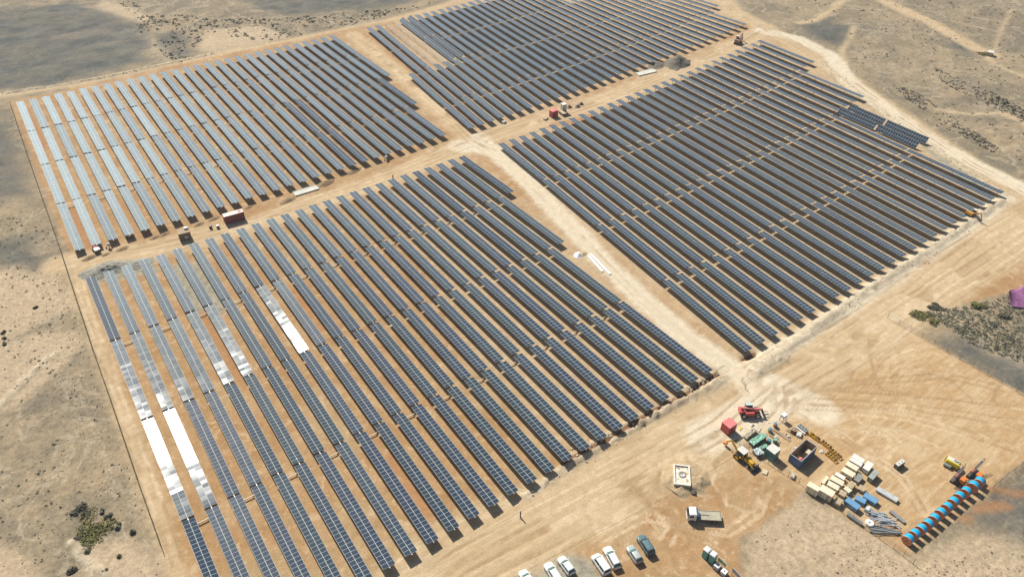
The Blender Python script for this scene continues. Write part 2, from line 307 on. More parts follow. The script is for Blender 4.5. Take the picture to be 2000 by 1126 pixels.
def ground_material():
    s = Sh('desert_ground')
    n1 = s.noise(0.022, 5, 0.6); n2 = s.noise(0.11, 5, 0.6); n3 = s.noise(0.6, 5, 0.62); n4 = s.noise(3.2, 4, 0.65); n5 = s.noise(0.045, 4, 0.6, vec=s.vmap(loc=(91, 37, 0)))
    sx = s.noise(1.0, 4, 0.6, vec=s.vmap(scale=(0.05, 1.1, 1)), dist=0.3); sy = s.noise(1.0, 4, 0.6, vec=s.vmap(scale=(1.1, 0.05, 1)), dist=0.3)
    sd = s.noise(1.0, 4, 0.6, vec=s.vmap(scale=(0.10, 0.42, 1), rot=R_(40)), dist=2.2)
    e = s.math('ADD', s.math('MULTIPLY', s.math('SUBTRACT', n3, 0.5), 3.0), s.math('MULTIPLY', s.math('SUBTRACT', n2, 0.5), 8.0))
    e2 = s.math('ADD', s.math('MULTIPLY', s.math('SUBTRACT', n4, 0.5), 1.0), s.math('MULTIPLY', s.math('SUBTRACT', n3, 0.5), 2.2))
    def mask(name, soft, amp=1.0, small=False, bias=0.0):
        f = s.math('ADD', s.attr(name), s.math('MULTIPLY', e2 if small else e, amp))
        return s.ss(f, bias - soft, bias + soft)
    # open desert
    des = s.mix(s.ss(s.math('ADD', s.math('MULTIPLY', n1, 0.55), s.math('MULTIPLY', n2, 0.45)), 0.40, 0.60), (0.300, 0.236, 0.152), (0.195, 0.165, 0.115))
    des = s.mix(s.math('MULTIPLY', s.ss(n5, 0.52, 0.68), 0.8), des, (0.345, 0.262, 0.165))
    spk = s.ss(s.vor(0.75), 0.30, 0.12); spk2 = s.math('MULTIPLY', spk, s.ss(n2, 0.42, 0.62))
    des = s.mix(s.math('MULTIPLY', spk2, 0.55), des, (0.085, 0.078, 0.055))
    gv = s.noise(0.045, 6, 0.6, vec=s.vmap(loc=(31, 7, 0)), dist=0.6); gl = s.ss(s.math('ABSOLUTE', s.math('SUBTRACT', gv, 0.5)), 0.022, 0.004)
    gv2 = s.noise(0.10, 6, 0.62, vec=s.vmap(loc=(-61, 77, 0)), dist=0.8); gl2 = s.ss(s.math('ABSOLUTE', s.math('SUBTRACT', gv2, 0.47)), 0.020, 0.004)
    des = s.mix(s.math('MULTIPLY', gl, 0.5), des, (0.41, 0.335, 0.235)); des = s.mix(s.math('MULTIPLY', gl2, 0.3), des, (0.115, 0.098, 0.068))
    des = s.mix(s.math('MULTIPLY', mask('sand', 2.0, 0.6), 0.92), des, s.mix(n3, (0.40, 0.31, 0.20), (0.46, 0.36, 0.245)))
    drk = s.mix(s.ss(n2, 0.35, 0.7), (0.068, 0.076, 0.073), (0.138, 0.134, 0.115))
    des = s.mix(s.math('MULTIPLY', mask('dark', 5.0, 1.9), s.rng(s.noise(0.05, 5, 0.65, vec=s.vmap(scale=(1, 2.2, 1), rot=R_(25))), 0.35, 0.6, 0.6, 0.98)), des, drk)
    # graded soil between the rows
    nm_ = s.noise(1.1, 5, 0.7); dgr = s.mix(s.rng(nm_, 0.33, 0.67, 0, 1), (0.77, 0.78, 0.79), (1.19, 1.18, 1.15)); des = s.mix(1.0, des, dgr, 'MULTIPLY')
    soil = s.mix(s.ss(n2, 0.35, 0.68), (0.335, 0.200, 0.092), (0.405, 0.270, 0.145))
    soil = s.mix(s.math('MULTIPLY', s.ss(n5, 0.5, 0.66), 0.75), soil, (0.375, 0.275, 0.155))
    soil = s.mix(s.math('MULTIPLY', s.ss(sy, 0.52, 0.68), 0.2), soil, (0.47, 0.335, 0.19))
    nb = s.noise(0.33, 5, 0.62, dist=0.7); soil = s.mix(s.math('MULTIPLY', s.ss(nb, 0.54, 0.66), 0.65), soil, (0.50, 0.375, 0.235)); soil = s.mix(s.math('MULTIPLY', s.ss(nb, 0.44, 0.33), 0.5), soil, (0.30, 0.175, 0.085))
    soil = s.mix(s.math('MULTIPLY', mask('tan', 6.0, 1.6), 0.6), soil, s.mix(nb, (0.41, 0.31, 0.19), (0.53, 0.42, 0.28)))
    soil = s.mix(s.math('MULTIPLY', s.ss(n3, 0.58, 0.75), 0.5), soil, (0.50, 0.37, 0.22))
    yard = s.mix(s.ss(s.math('ADD', s.math('MULTIPLY', n2, 0.45), s.math('MULTIPLY', sd, 0.55)), 0.42, 0.60), (0.415, 0.275, 0.140), (0.495, 0.365, 0.215))
    sh = s.noise(1.0, 5, 0.65, vec=s.vmap(scale=(0.045, 0.55, 1), rot=R_(33)), dist=2.6); yard = s.mix(s.math('MULTIPLY', s.ss(sh, 0.54, 0.70), 0.45), yard, (0.56, 0.43, 0.275)); yard = s.mix(s.math('MULTIPLY', s.ss(sh, 0.46, 0.36), 0.35), yard, (0.33, 0.205, 0.10))
    soil = s.mix(mask('yard', 2.5, 1.0), soil, yard)
    sx2 = s.noise(1.0, 5, 0.65, vec=s.vmap(scale=(0.03, 0.9, 1), rot=R_(-3)), dist=1.2)
    road = s.mix(s.ss(s.math('ADD', s.math('MULTIPLY', sx2, 0.5), s.math('MULTIPLY', n2, 0.5)), 0.38, 0.62), (0.435, 0.320, 0.185), (0.530, 0.415, 0.260))
    road = s.mix(s.math('MULTIPLY', s.ss(sx2, 0.55, 0.70), 0.22), road, (0.57, 0.45, 0.30))
    road = s.mix(s.math('MULTIPLY', s.ss(n2, 0.45, 0.7), 0.45), road, (0.40, 0.27, 0.15))
    pale = s.mix(n3, (0.56, 0.485, 0.355), (0.65, 0.575, 0.435))
    gry = s.mix(s.ss(n3, 0.3, 0.7), (0.235, 0.22, 0.168), (0.335, 0.315, 0.245))
    c = s.mix(mask('site', 1.0, 0.45), des, soil)
    c = s.mix(s.math('MULTIPLY', mask('red', 1.2, 0.5), 0.75), c, s.mix(sy, (0.30, 0.135, 0.055), (0.40, 0.22, 0.10)))
    c = s.mix(s.math('MULTIPLY', mask('grey', 1.2, 0.35), 0.95), c, gry)
    c = s.mix(s.math('MULTIPLY', mask('road', 2.0, 0.55), 0.92), c, road)
    c = s.mix(s.math('MULTIPLY', mask('pale', 1.4, 0.35), 0.88), c, pale)
    tk = s.ss(s.math('ADD', s.attr('trk'), s.math('MULTIPLY', s.math('SUBTRACT', n3, 0.5), 0.8)), -0.62, -0.1)
    c = s.mix(s.math('MULTIPLY', s.math('MULTIPLY', tk, s.rng(nb, 0.35, 0.6, 0.25, 0.75)), 1.0), c, s.mix(s.ss(s.noise(0.05, 3, 0.6, vec=s.vmap(loc=(5, 9, 0))), 0.46, 0.54), (0.30, 0.195, 0.10), (0.58, 0.46, 0.31)))
    bank = s.mix(s.ss(n3, 0.35, 0.7), (0.42, 0.345, 0.235), (0.54, 0.46, 0.335))
    c = s.mix(s.math('MULTIPLY', mask('bank', 0.7, 0.4, True), 0.75), c, bank)
    c = s.mix(mask('trench', 0.3, 0.2, True), c, (0.20, 0.098, 0.05))
    # grain, pebbles
    c = s.mix(1.0, c, s.mix(s.rng(n4, 0.25, 0.75, 0, 1), (0.80, 0.80, 0.80), (1.14, 1.14, 1.14)), 'MULTIPLY')
    c = s.mix(1.0, c, s.mix(s.rng(n3, 0.3, 0.7, 0, 1), (0.88, 0.87, 0.86), (1.09, 1.09, 1.09)), 'MULTIPLY')
    peb = s.math('MULTIPLY', s.ss(s.vor(1.9), 0.20, 0.06), s.ss(n3, 0.5, 0.7))
    c = s.mix(s.math('MULTIPLY', peb, 0.4), c, (0.16, 0.125, 0.085))
    hgt = s.math('ADD', s.math('ADD', s.math('MULTIPLY', n3, 1.2), s.math('MULTIPLY', n4, 0.5)), s.math('ADD', s.math('MULTIPLY', peb, 0.3), s.math('MULTIPLY', tk, -0.35)))
    s.bump(hgt, 0.55, 0.22)
    return s.done(c, 0.95, 0, 0.15)
GM = ground_material()

def grid_mesh(name, xs, ys, mat):
    X, Y = np.meshgrid(xs, ys, indexing='xy'); P = np.stack([X.ravel(), Y.ravel()], 1); f, z = fields(P)
    nx, ny = len(xs), len(ys); idx = np.arange(nx * ny).reshape(ny, nx)
    q = np.stack([idx[:-1, :-1], idx[:-1, 1:], idx[1:, 1:], idx[1:, :-1]], -1).reshape(-1, 4)
    me = bpy.data.meshes.new(name); me.vertices.add(len(P)); me.vertices.foreach_set('co', np.column_stack([P, z]).astype(np.float32).ravel())
    me.loops.add(q.size); me.loops.foreach_set('vertex_index', q.astype(np.int32).ravel())
    me.polygons.add(len(q)); me.polygons.foreach_set('loop_start', (np.arange(len(q)) * 4).astype(np.int32))
    for k in ATTRS:
        a = me.attributes.new(k, 'FLOAT', 'POINT'); a.data.foreach_set('value', f[k].astype(np.float32))
    me.update(calc_edges=True); me.materials.append(mat)
    me.polygons.foreach_set('use_smooth', [True] * len(q)); return me
def spaced(lo, hi, a, b, c, step, step2):
    core = list(np.arange(a, b, step)) + list(np.arange(b, c, step2)); l, r = [], []; x, d = a, step
    while x > lo: d *= 1.25; x -= d; l.append(x)
    x, d = core[-1], step2
    while x < hi: d *= 1.25; x += d; r.append(x)
    return np.array(l[::-1] + core + r)
struct('ground', grid_mesh('ground', spaced(-3000, 4000, -40, 262, 452, 0.62, 1.25), spaced(-800, 5000, 0, 330, 462, 0.62, 1.25), GM))
def road_sheet(name, pts, hw, lift):
    """dirt road: a strip laid 4 mm above the ground, same soil recipe evaluated on it"""
    L = W(pts); out = [L[0]]
    for a, b in zip(L[:-1], L[1:]):
        n = max(1, int(np.hypot(*(b - a)) / 2.0)); out += [a + (b - a) * i / n for i in range(1, n + 1)]
    L = np.array(out); T = np.gradient(L, axis=0); T /= np.linalg.norm(T, axis=1)[:, None]; N = np.stack([-T[:, 1], T[:, 0]], 1)
    m = max(5, int(hw * 2 / 0.8)); P = np.concatenate([L + N * (hw * (2 * j / (m - 1) - 1)) for j in range(m)]); f, z = fields(P); k = len(L)
    q = [(j * k + i, j * k + i + 1, (j + 1) * k + i + 1, (j + 1) * k + i) for j in range(m - 1) for i in range(k - 1)]
    me = bpy.data.meshes.new(name); me.from_pydata([(p[0], p[1], lift + zz * 1.02 if zz > 0 else lift + zz) for p, zz in zip(P, z)], [], q)
    for kk in ATTRS:
        a = me.attributes.new(kk, 'FLOAT', 'POINT'); a.data.foreach_set('value', f[kk].astype(np.float32))
    me.materials.append(GM); me.polygons.foreach_set('use_smooth', [True] * len(q))
    if sum(p.normal.z for p in me.polygons) < 0: me.flip_normals()
    return struct(name, me)
road_sheet('dirt_road', ROAD[0][0], 4.6, 0.012)
road_sheet('dirt_road', ROAD[1][0] + PALE[0][0][1:], 3.4, 0.018)
road_sheet('dirt_track', ROAD[2][0], 4.6, 0.024)
road_sheet('dirt_road', ROAD[3][0], 8.0, 0.030)

# ------------------------------------------------------------------ solar tables
def panel_material():
    s = Sh('solar_cells')
    r = s.attr('cell'); oi = s.n('ShaderNodeObjectInfo').outputs['Random']
    d = s.attr('dust', 'OBJECT')      # film of dust on the glass, set per table
    c = s.mix(r, (0.016, 0.026, 0.052), (0.022, 0.031, 0.062))
    c = s.mix(s.math('MULTIPLY', oi, 0.7), c, (0.018, 0.036, 0.044))
    c = s.mix(s.ss(d, 0.5, 0.15), c, (0.012, 0.030, 0.058))
    film = s.math('MULTIPLY', s.rng(s.noise(1.3, 4), 0.3, 0.75, 0.7, 1.2), d)
    fac = s.ss(s.n('ShaderNodeLayerWeight').outputs['Facing'], 0.34, 0.63)     # grazing sheen of the dust film, put into colour and gloss by view angle
    fac = s.math('MULTIPLY', fac, film)
    c = s.mix(s.math('ADD', s.math('MULTIPLY', film, 0.03), s.math('MULTIPLY', fac, 0.05)), c, (0.22, 0.34, 0.37))
    s.b.inputs['IOR'].default_value = 1.5
    s.put(s.b.inputs['Specular Tint'], (0.58, 0.88, 0.94, 1))
    s.b.inputs['Coat Weight'].default_value = 1.0; s.b.inputs['Coat IOR'].default_value = 1.5
    s.put(s.b.inputs['Coat Roughness'], s.rng(r, 0, 1, 0.05, 0.075))
    s.put(s.b.inputs['Specular IOR Level'], s.math('ADD', s.math('MULTIPLY', film, 0.05), s.math('MULTIPLY', fac, 0.52)))
    s.put(s.b.inputs['Base Color'], c); s.b.inputs['Roughness'].default_value = 0.47
    return s.m
PV = panel_material()
ALU = pm('anodised_frame', (0.44, 0.48, 0.48), 0.6, 0.0, 0.08, 0.5, 0.15, 0.25)
GALV = pm('galvanised_steel', (0.42, 0.43, 0.42), 0.45, 0.4, 0.12, 1.0, 0.2)
PW, TH = 2.42, 1.52          # panel width across the row, height of the tube
def panel_mesh(L, seed, flat=False):
    rr = random.Random(seed); n = max(3, round(L / 0.964)); p = L / n
    mb = MB(); mb.cur = 1; mb.box((0, 0, -0.024), (PW, L, 0.04)); fr = []
    cells = []; jit = 0.27
    for i in range(n):
        y0 = -L / 2 + i * p; ja, jb = rr.gauss(0, jit), rr.gauss(0, jit)
        for sd in (-1, 1):
            x0, x1 = (0.045, PW / 2 - 0.045) if sd > 0 else (-PW / 2 + 0.045, -0.045)
            jx, jy = R_(ja + rr.gauss(0, 0.08)), R_(jb + rr.gauss(0, 0.08))
            cy, cx = y0 + p / 2, (x0 + x1) / 2; hy = p / 2 - 0.04
            mb.cur = 0; q = []
            for x, y in ((x0, cy - hy), (x1, cy - hy), (x1, cy + hy), (x0, cy + hy)): q.append((x, y, 0.012 + (x - cx) * jx + (y - cy) * jy))
            mb.add(q, [(0, 1, 2, 3)]); cells.append(len(mb.f) - 1); fr.append(rr.random())
    me = mb.mesh('panel_array', [PV, ALU], fix=False)
    a = me.attributes.new('cell', 'FLOAT', 'FACE'); vals = [0.5] * len(me.polygons)
    for i, v in zip(cells, fr): vals[i] = v
    a.data.foreach_set('value', vals); return me
POST = MB().box((0, 0, TH / 2 - 0.1), (0.12, 0.16, TH + 0.2)).mesh('post', GALV)
_pmc, _tmc = {}, {}
def pmesh(L, var):
    k = (round(L * 2) / 2, var)
    if k not in _pmc: _pmc[k] = panel_mesh(k[0], hash(k) & 0xffff)
    return _pmc[k], L / k[0]
def tmesh(L):
    k = round(L * 2) / 2
    if k not in _tmc: _tmc[k] = MB().box((0, 0, 0), (0.13, k + 0.5, 0.13)).mesh('torque_tube', GALV)
    return _tmc[k], L / k

def pv(c, k): return sum(x * k ** (len(c) - 1 - i) for i, x in enumerate(c))
BLK = {
 'front': dict(n=27, Xt=(-.0030676, 4.1578, -1.9304 + 1.12), Yt=(0.013, 182.3), Xb=(.0047409, 4.17, -4.1309 + 1.12), Yb=(.0041694, .0165, 71.7),
               gaps=[lambda k: 155.5 + .06 * k, lambda k: 128.1 + .06 * k, lambda k: 100.1 + .12 * k]),
 'left': dict(n=30, Xt=(-.0017629, 3.9074, .76784 + 1.12), Yt=(.0038954, -.215, 297.17), Xb=(-.0019424, 4.0568, -1.4134 + 1.12), Yb=(.0058985, -.12, 196.1),
              gaps=[lambda k: 272.0, lambda k: 247.1, lambda k: 221.6]),
 'right': dict(n=30, Xt=(.021345, 3.9137, 118.85 + 1.12), Yt=(.011391, .10657, 182.94), Xb=(.018194, 4.3271, 113.16 - 1.12), Yb=(.0038292, .093, 74.56),
               gaps=[lambda k: 157.8 + .1 * k + .0098 * k * k, lambda k: 130.9 + .1 * k + .0085 * k * k, lambda k: 103.3 + .05 * k + .0088 * k * k]),
 'back': dict(n=34, Xt=(3.8737, 128.88 + 1.12), Yt=(0.24, 293.6), Xb=(.01735, 3.9188, 121.02 + 1.12), Yb=(.007472, .215, 196.7),
              gaps=[lambda k: 271 + .2 * k, lambda k: 246.8 + .0075 * k * k, lambda k: 217.5 + .2 * k + .0075 * k * k])}
def row_at(b, k, Y):
    B = BLK[b]; Yt, Yb = pv(B['Yt'], k), pv(B['Yb'], k); t = (Y - Yb) / (Yt - Yb)
    return pv(B['Xb'], k) * (1 - t) + pv(B['Xt'], k) * t
TABLES = []   # block, row, table index from the far end, y0, y1 (units), tilt
def add_row(b, k, use=(0, 1, 2, 3), ytop=None):
    B = BLK[b]; ed = [pv(B['Yt'], k)] + [g(k) for g in B['gaps']] + [pv(B['Yb'], k)]
    if ytop: ed[[i for i in range(4) if ed[i] > ytop][-1]] = ytop
    for i in use:
        y1 = ed[i] - (0.3 if i else 0); y0 = ed[i + 1] + (0.3 if i < 3 else 0)
        TABLES.append([b, k, i, y0, y1])
for k in range(1, 26): add_row('front', k)
add_row('front', 26, (0, 1)); add_row('front', 27, (0,))
for k in range(1, 29): add_row('left', k)
add_row('left', 29, (0, 1, 2)); add_row('left', 30, (0, 1))
for k in range(1, 25): add_row('right', k)
for k in (25, 26, 27, 28): add_row('right', k, (0, 1))
for k in (29, 30): add_row('right', k, (0,))
add_row('back', 0, (2, 3), 244.5)
for k in range(1, 33): add_row('back', k, (2, 3) if k in (3, 4) else (0, 1, 2, 3))
for k in (33, 34): add_row('back', k, (0, 1, 2))
# the pair of steep tables by the outer track
for k in (25, 26):
    TABLES.append(['right', k, 2, 125.0 if k == 26 else 124.7, 138.6 if k == 26 else 138.9]); TABLES.append(['right', k, 3, 109.4, 124.3 if k == 26 else 124.0])
TILT = {('front', 1, 2): 0.9, ('front', 2, 2): -0.5, ('front', 1, 1): 1.9, ('front', 2, 1): 1.2, ('front', 3, 1): 0.5, ('front', 4, 1): 0.1, ('front', 5, 1): -1.9, ('front', 6, 1): -2.9, ('front', 2, 3): 1.9, ('front', 3, 3): 1.0, ('front', 3, 2): 2.4, ('front', 4, 2): 1.6, ('front', 9, 1): -8.0, ('front', 10, 1): -3.2,
        ('front', 1, 0): 6, ('front', 1, 3): 7.5, ('left', 1, 3): 6, ('back', 5, 0): -40, ('back', 6, 0): -41, ('back', 5, 1): -40, ('back', 6, 1): -41,
        ('right', 25, 2): -50, ('right', 26, 2): -50, ('right', 25, 3): -50, ('right', 26, 3): -50, ('right', 24, 2): 5, ('right', 24, 3): 5}
CLEAN = {('left', 20, 2), ('left', 21, 2), ('left', 20, 3), ('left', 21, 3), ('left', 29, 0), ('left', 30, 0), ('left', 29, 1), ('left', 30, 1), ('left', 29, 2), ('front', 23, 0), ('front', 23, 1), ('front', 27, 0), ('front', 1, 0), ('front', 1, 3), ('right', 24, 2), ('right', 24, 3), ('right', 25, 2), ('right', 26, 2), ('right', 25, 3), ('right', 26, 3)}
ORD = ('first second third fourth fifth sixth seventh eighth ninth tenth eleventh twelfth thirteenth fourteenth fifteenth sixteenth seventeenth eighteenth nineteenth '
       'twentieth twenty-first twenty-second twenty-third twenty-fourth twenty-fifth twenty-sixth twenty-seventh twenty-eighth twenty-ninth thirtieth thirty-first thirty-second thirty-third thirty-fourth thirty-fifth').split()
WHERE = {'front': 'front block', 'left': 'far left block', 'right': 'right block', 'back': 'far back block'}
BEG = {'front': 'left fence', 'left': 'left fence', 'right': 'pale track', 'back': 'dirt track'}
def frame_of(t):
    b, k, i, y0, y1 = t
    p0 = Vector((row_at(b, k, y0) * U, y0 * U, 0)); p1 = Vector((row_at(b, k, y1) * U, y1 * U, 0)); return p0, p1
vis = []
for t in TABLES:
    p0, p1 = frame_of(t); q = []
    for p in (p0, p1):
        for dx in (-PW / 2, PW / 2): q.append(project((p.x + dx, p.y, TH)))
    xs, ys = zip(*q)
    if max(xs) < 0 or min(xs) > 2000 or max(ys) < 0 or min(ys) > 1126: continue
    px = [min(max(x, 0), 2000) for x in xs]; py = [min(max(y, 0), 1126) for y in ys]
    L = math.hypot(px[2] - px[0], py[2] - py[0]); wv = (q[1][0] - q[0][0], q[1][1] - q[0][1]); d = (px[2] - px[0], py[2] - py[0])
    vis.append((abs(wv[0] * d[1] - wv[1] * d[0]), t))
vis.sort(key=lambda v: -v[0])
def tilt_of(t):
    key = (t[0], t[1], t[2]); r = random.Random(str(key))
    if key in TILT: return TILT[key]
    base = 4.0 + (0.6 if t[0] == 'right' else 0)
    return base + r.gauss(0, 0.9) + (r.choice((-1, 0, 0, 1.5)) if t[0] != 'front' else 0)
def tweak(t):
    r = random.Random(str(t[:3]) + 'x'); return R_(r.gauss(0, 0.25))
stuff = [t for a, t in vis[300:]]
for n_, (a, t) in enumerate(vis[:300]):
    b, k, i, y0, y1 = t; p0, p1 = frame_of(t); L = (p1 - p0).length; mid = (p0 + p1) / 2
    rk = k + (1 if b == 'back' else 0)
    tl_ = tilt_of(t); pre = 'solar table'
    if b == 'front' and (k, i) in ((1, 2), (2, 2), (9, 1)): pre = 'sun-dazzled solar table'
    elif tl_ < -15: pre = 'steeply tilted navy solar table'
    lab = '%s, %s, %s row from %s, %s from far end' % (pre, WHERE[b], ORD[rk - 1], BEG[b], ORD[i])
    if tl_ < -15 and b == 'right': lab = '%s beside the outer track, %s row, %s half' % (pre, 'inner' if k == 25 else 'outer', 'far' if i == 2 else 'near')
    root = thing('solar_table', lab, 'solar table', mid, yaw2(p0, p1) - math.pi / 2, 'solar tables set out in rows')
    me, sy = pmesh(L, n_ % 5)
    pa = link('panel_array', me, root, (0, 0, TH + 0.11 + (0.35 if tl_ < -30 else 0)), (tweak(t), R_(tl_), 0)); pa.scale = (1, sy, 1)
    pa['dust'] = 0.22 if t[:3] and (b, k, i) in CLEAN else max(0.3, random.Random(str(t[:3]) + 'd').gauss(0.92, 0.10)); me, sy = tmesh(L); tb = link('torque_tube', me, root, (0, 0, TH - 0.03 + (0.35 if tl_ < -30 else 0)), (tweak(t), 0, 0)); tb.scale = (1, sy, 1)
    for q in (-0.46, -0.23, 0, 0.23, 0.46):
        po = link('post', POST, root, (0, L * q, 0))
        if tl_ < -30: po.scale = (1, 1, 1.25)
# the farthest rows read as one field
mb = MB(); cellv = []; bufv = []; buff = []; bufm = []; bufc = []; off = 0
for n_, t in enumerate(stuff):
    p0, p1 = frame_of(t); L = (p1 - p0).length; mid = (p0 + p1) / 2; me, sy = pmesh(L, n_ % 5)
    co = np.empty(len(me.vertices) * 3); me.vertices.foreach_get('co', co); co = co.reshape(-1, 3).copy(); co[:, 1] *= sy
    M = Matrix.Translation(mid + Vector((0, 0, TH + 0.11))) @ Matrix.Rotation(yaw2(p0, p1) - math.pi / 2, 4, 'Z') @ Matrix.Rotation(R_(tilt_of(t)), 4, 'Y') @ Matrix.Rotation(tweak(t), 4, 'X')
    Mn = np.array(M); co = co @ Mn[:3, :3].T + Mn[:3, 3]; bufv.append(co)
    buff += [tuple(off + v for v in p.vertices) for p in me.polygons]; bufm += [p.material_index for p in me.polygons]
    cv = np.empty(len(me.polygons)); me.attributes['cell'].data.foreach_get('value', cv); bufc.append(cv); off += len(co)
    ex = MB(); Mz = Matrix.Translation(mid) @ Matrix.Rotation(yaw2(p0, p1) - math.pi / 2, 4, 'Z')
    for q in (-0.45, 0, 0.45): ex.box((0, L * q, TH / 2), (0.13, 0.16, TH))
    ex.box((0, 0, TH - 0.08), (0.13, L + 0.5, 0.13)); bufv.append(np.array([tuple(Mz @ Vector(v)) for v in ex.v])); buff += [tuple(off + v for v in f) for f in ex.f]
    bufm += [1] * len(ex.f); bufc.append(np.full(len(ex.f), .5)); off += len(ex.v)
if stuff:
    me = bpy.data.meshes.new('solar_field'); me.from_pydata(np.vstack(bufv).tolist(), [], buff); me.materials.append(PV); me.materials.append(ALU)
    me.polygons.foreach_set('material_index', bufm); a = me.attributes.new('cell', 'FLOAT', 'FACE'); a.data.foreach_set('value', np.concatenate(bufc))
    o = link('solar_field', me); o['dust'] = 0.95; o['kind'] = 'stuff'; tag(o, 'most distant rows of solar tables beyond the crossing dirt road', 'solar tables')
# bare frames still waiting for their panels
for k in (3, 4):
    for i, (y1, y0) in enumerate(((pv(BLK['back']['Yt'], k), 271.9), (271.3, 247.2))):
        p0, p1 = frame_of(['back', k, i, y0, y1]); L = (p1 - p0).length
        r = thing('mounting_frame', 'bare mounting frame without panels in far back block, %s frame row, %s' % (('left', 'right')[k - 3], ('far end', 'near end')[i]), 'mounting frame', (p0 + p1) / 2, yaw2(p0, p1) - math.pi / 2, 'bare mounting frames')
        part(r, 'torque_tube', MB().box((0, 0, TH), (0.16, L, 0.16)), GALV)
        rb = MB(); n = int(L / 0.96)
        for q in range(n): rb.box((0, -L / 2 + (q + .5) * L / n, TH + 0.12), (1.5, 0.07, 0.06))
        part(r, 'clamp_rails', rb, GALV)
        for q in (-0.46, -0.15, 0.15, 0.46): link('post', POST, r, (0, L * q, 0))
# connecting bars between neighbouring rows
BARM = pm('bar_cream', (0.50, 0.42, 0.30), 0.6, 0, .12)
def bar(b, k, g, nm):
    y = BLK[b]['gaps'][g](k) - 1.0; x0 = row_at(b, k, y) + PW / 2 / U + .05; x1 = row_at(b, k + 1, y) - PW / 2 / U - .05
    mb = MB().box((0, 0, 0.42), ((x1 - x0) * U + .3, 0.2, 0.14)); mb.box((-(x1 - x0) * U / 2 + .1, 0, 0.2), (0.12, 0.12, 0.4)); mb.box(((x1 - x0) * U / 2 - .1, 0, 0.2), (0.12, 0.12, 0.4))
    tag(link('connecting_bar', mb.mesh('connecting_bar', BARM), None, ((x0 + x1) / 2 * U, y * U, 0)),
        'cream connecting bar between the %s and %s rows of %s, %s gap' % (ORD[k - 1], ORD[k], WHERE[b], nm), 'bar', 'connecting bars between rows')
for k in range(1, 25, 2):
    bar('front', k, 0, 'far'); bar('front', k, 2, 'near')
for k in range(1, 13, 2): bar('left', k, 2, 'near')

# ------------------------------------------------------------------ materials for the things on site
WHITE = pm('white_paint', (0.74, 0.75, 0.74), 0.35, 0, .05, .8, .18); OFFW = pm('offwhite', (0.58, 0.57, 0.52), 0.55, 0, .1, 1, .2)
SILV = pm('silver_paint', (0.42, 0.46, 0.45), 0.3, 0.3, .08, .8, .2); TEALC = pm('teal_grey_paint', (0.085, 0.17, 0.19), 0.3, 0.15, .1, .8, .2)
GLASS = pm('dark_glass', (0.015, 0.03, 0.032), 0.08, 0, .1, .5, .05); GLASSG = pm('green_glass', (0.06, 0.13, 0.125), 0.12, 0, .1, .5, .08)
BLACK = pm('black_rubber', (0.018, 0.018, 0.018), 0.8, 0, .2, 2, .35); DGREY = pm('dark_steel', (0.06, 0.063, 0.065), 0.55, .2, .2, 1.5, .25)
GREYM = pm('grey_steel', (0.24, 0.26, 0.26), 0.5, .2, .15, 1.5, .2); LENS = pm('clear_lens', (0.6, 0.6, 0.58), 0.15); REDL = pm('red_lens', (0.35, 0.02, 0.015), 0.2)
RED = pm('red_paint', (0.46, 0.055, 0.05), 0.5, 0, .15, 1, .25); PINK = pm('faded_red_roof', (0.62, 0.17, 0.16), 0.6, 0, .12, .8, .25); MAROON = pm('maroon_paint', (0.22, 0.035, 0.03), 0.55, 0, .15, 1, .2)
YEL = pm('machine_yellow', (0.62, 0.36, 0.02), 0.4, 0, .12, 1.2, .2); LEMON = pm('lemon_yellow', (0.72, 0.58, 0.03), 0.4, 0, .1, 1, .15); ORNG = pm('orange_paint', (0.62, 0.17, 0.03), 0.45, 0, .15, 1.2, .2)
TEAL = pm('teal_panel', (0.03, 0.17, 0.165), 0.5, 0, .12, 1, .15); BLUE = pm('skip_blue', (0.045, 0.12, 0.27), 0.55, 0, .2, 1, .25); SKYB = pm('wrap_blue', (0.13, 0.29, 0.46), 0.35, 0, .1, 1, .12)
CYAN = pm('drum_cyan', (0.0, 0.36, 0.66), 0.35, 0, .08, 1, .05); TERRA = pm('drum_wood', (0.53, 0.215, 0.10), 0.7, 0, .2, 2, .2)
TIMB = pm('pale_timber', (0.70, 0.63, 0.46), 0.75, 0, .14, 1.5, .1); TIMD = pm('weathered_timber', (0.42, 0.34, 0.21), 0.8, 0, .2, 1.6, .15); BROWN = pm('brown_steel', (0.17, 0.115, 0.075), 0.7, 0, .2, 1, .3)
FILM = pm('green_film', (0.22, 0.42, 0.31), 0.3, 0, .3, 2.2, .1); SFILM = pm('clear_film', (0.42, 0.48, 0.47), 0.25, .1, .3, 2.5, .08); CONC = pm('concrete', (0.52, 0.49, 0.42), 0.85, 0, .14, 1.2, .25)
PURP = pm('purple_cloth', (0.25, 0.085, 0.215), 0.8, 0, .45, 1.1, .3); BAGW = pm('white_bag', (0.76, 0.74, 0.74), 0.7, 0, .08, 1.5, .1); NET = pm('net_and_shade', (0.065, 0.062, 0.035), 0.9, 0, .25, 1, .3); WIRE = pm('fence_wire', (0.15, 0.13, 0.10), 0.7)

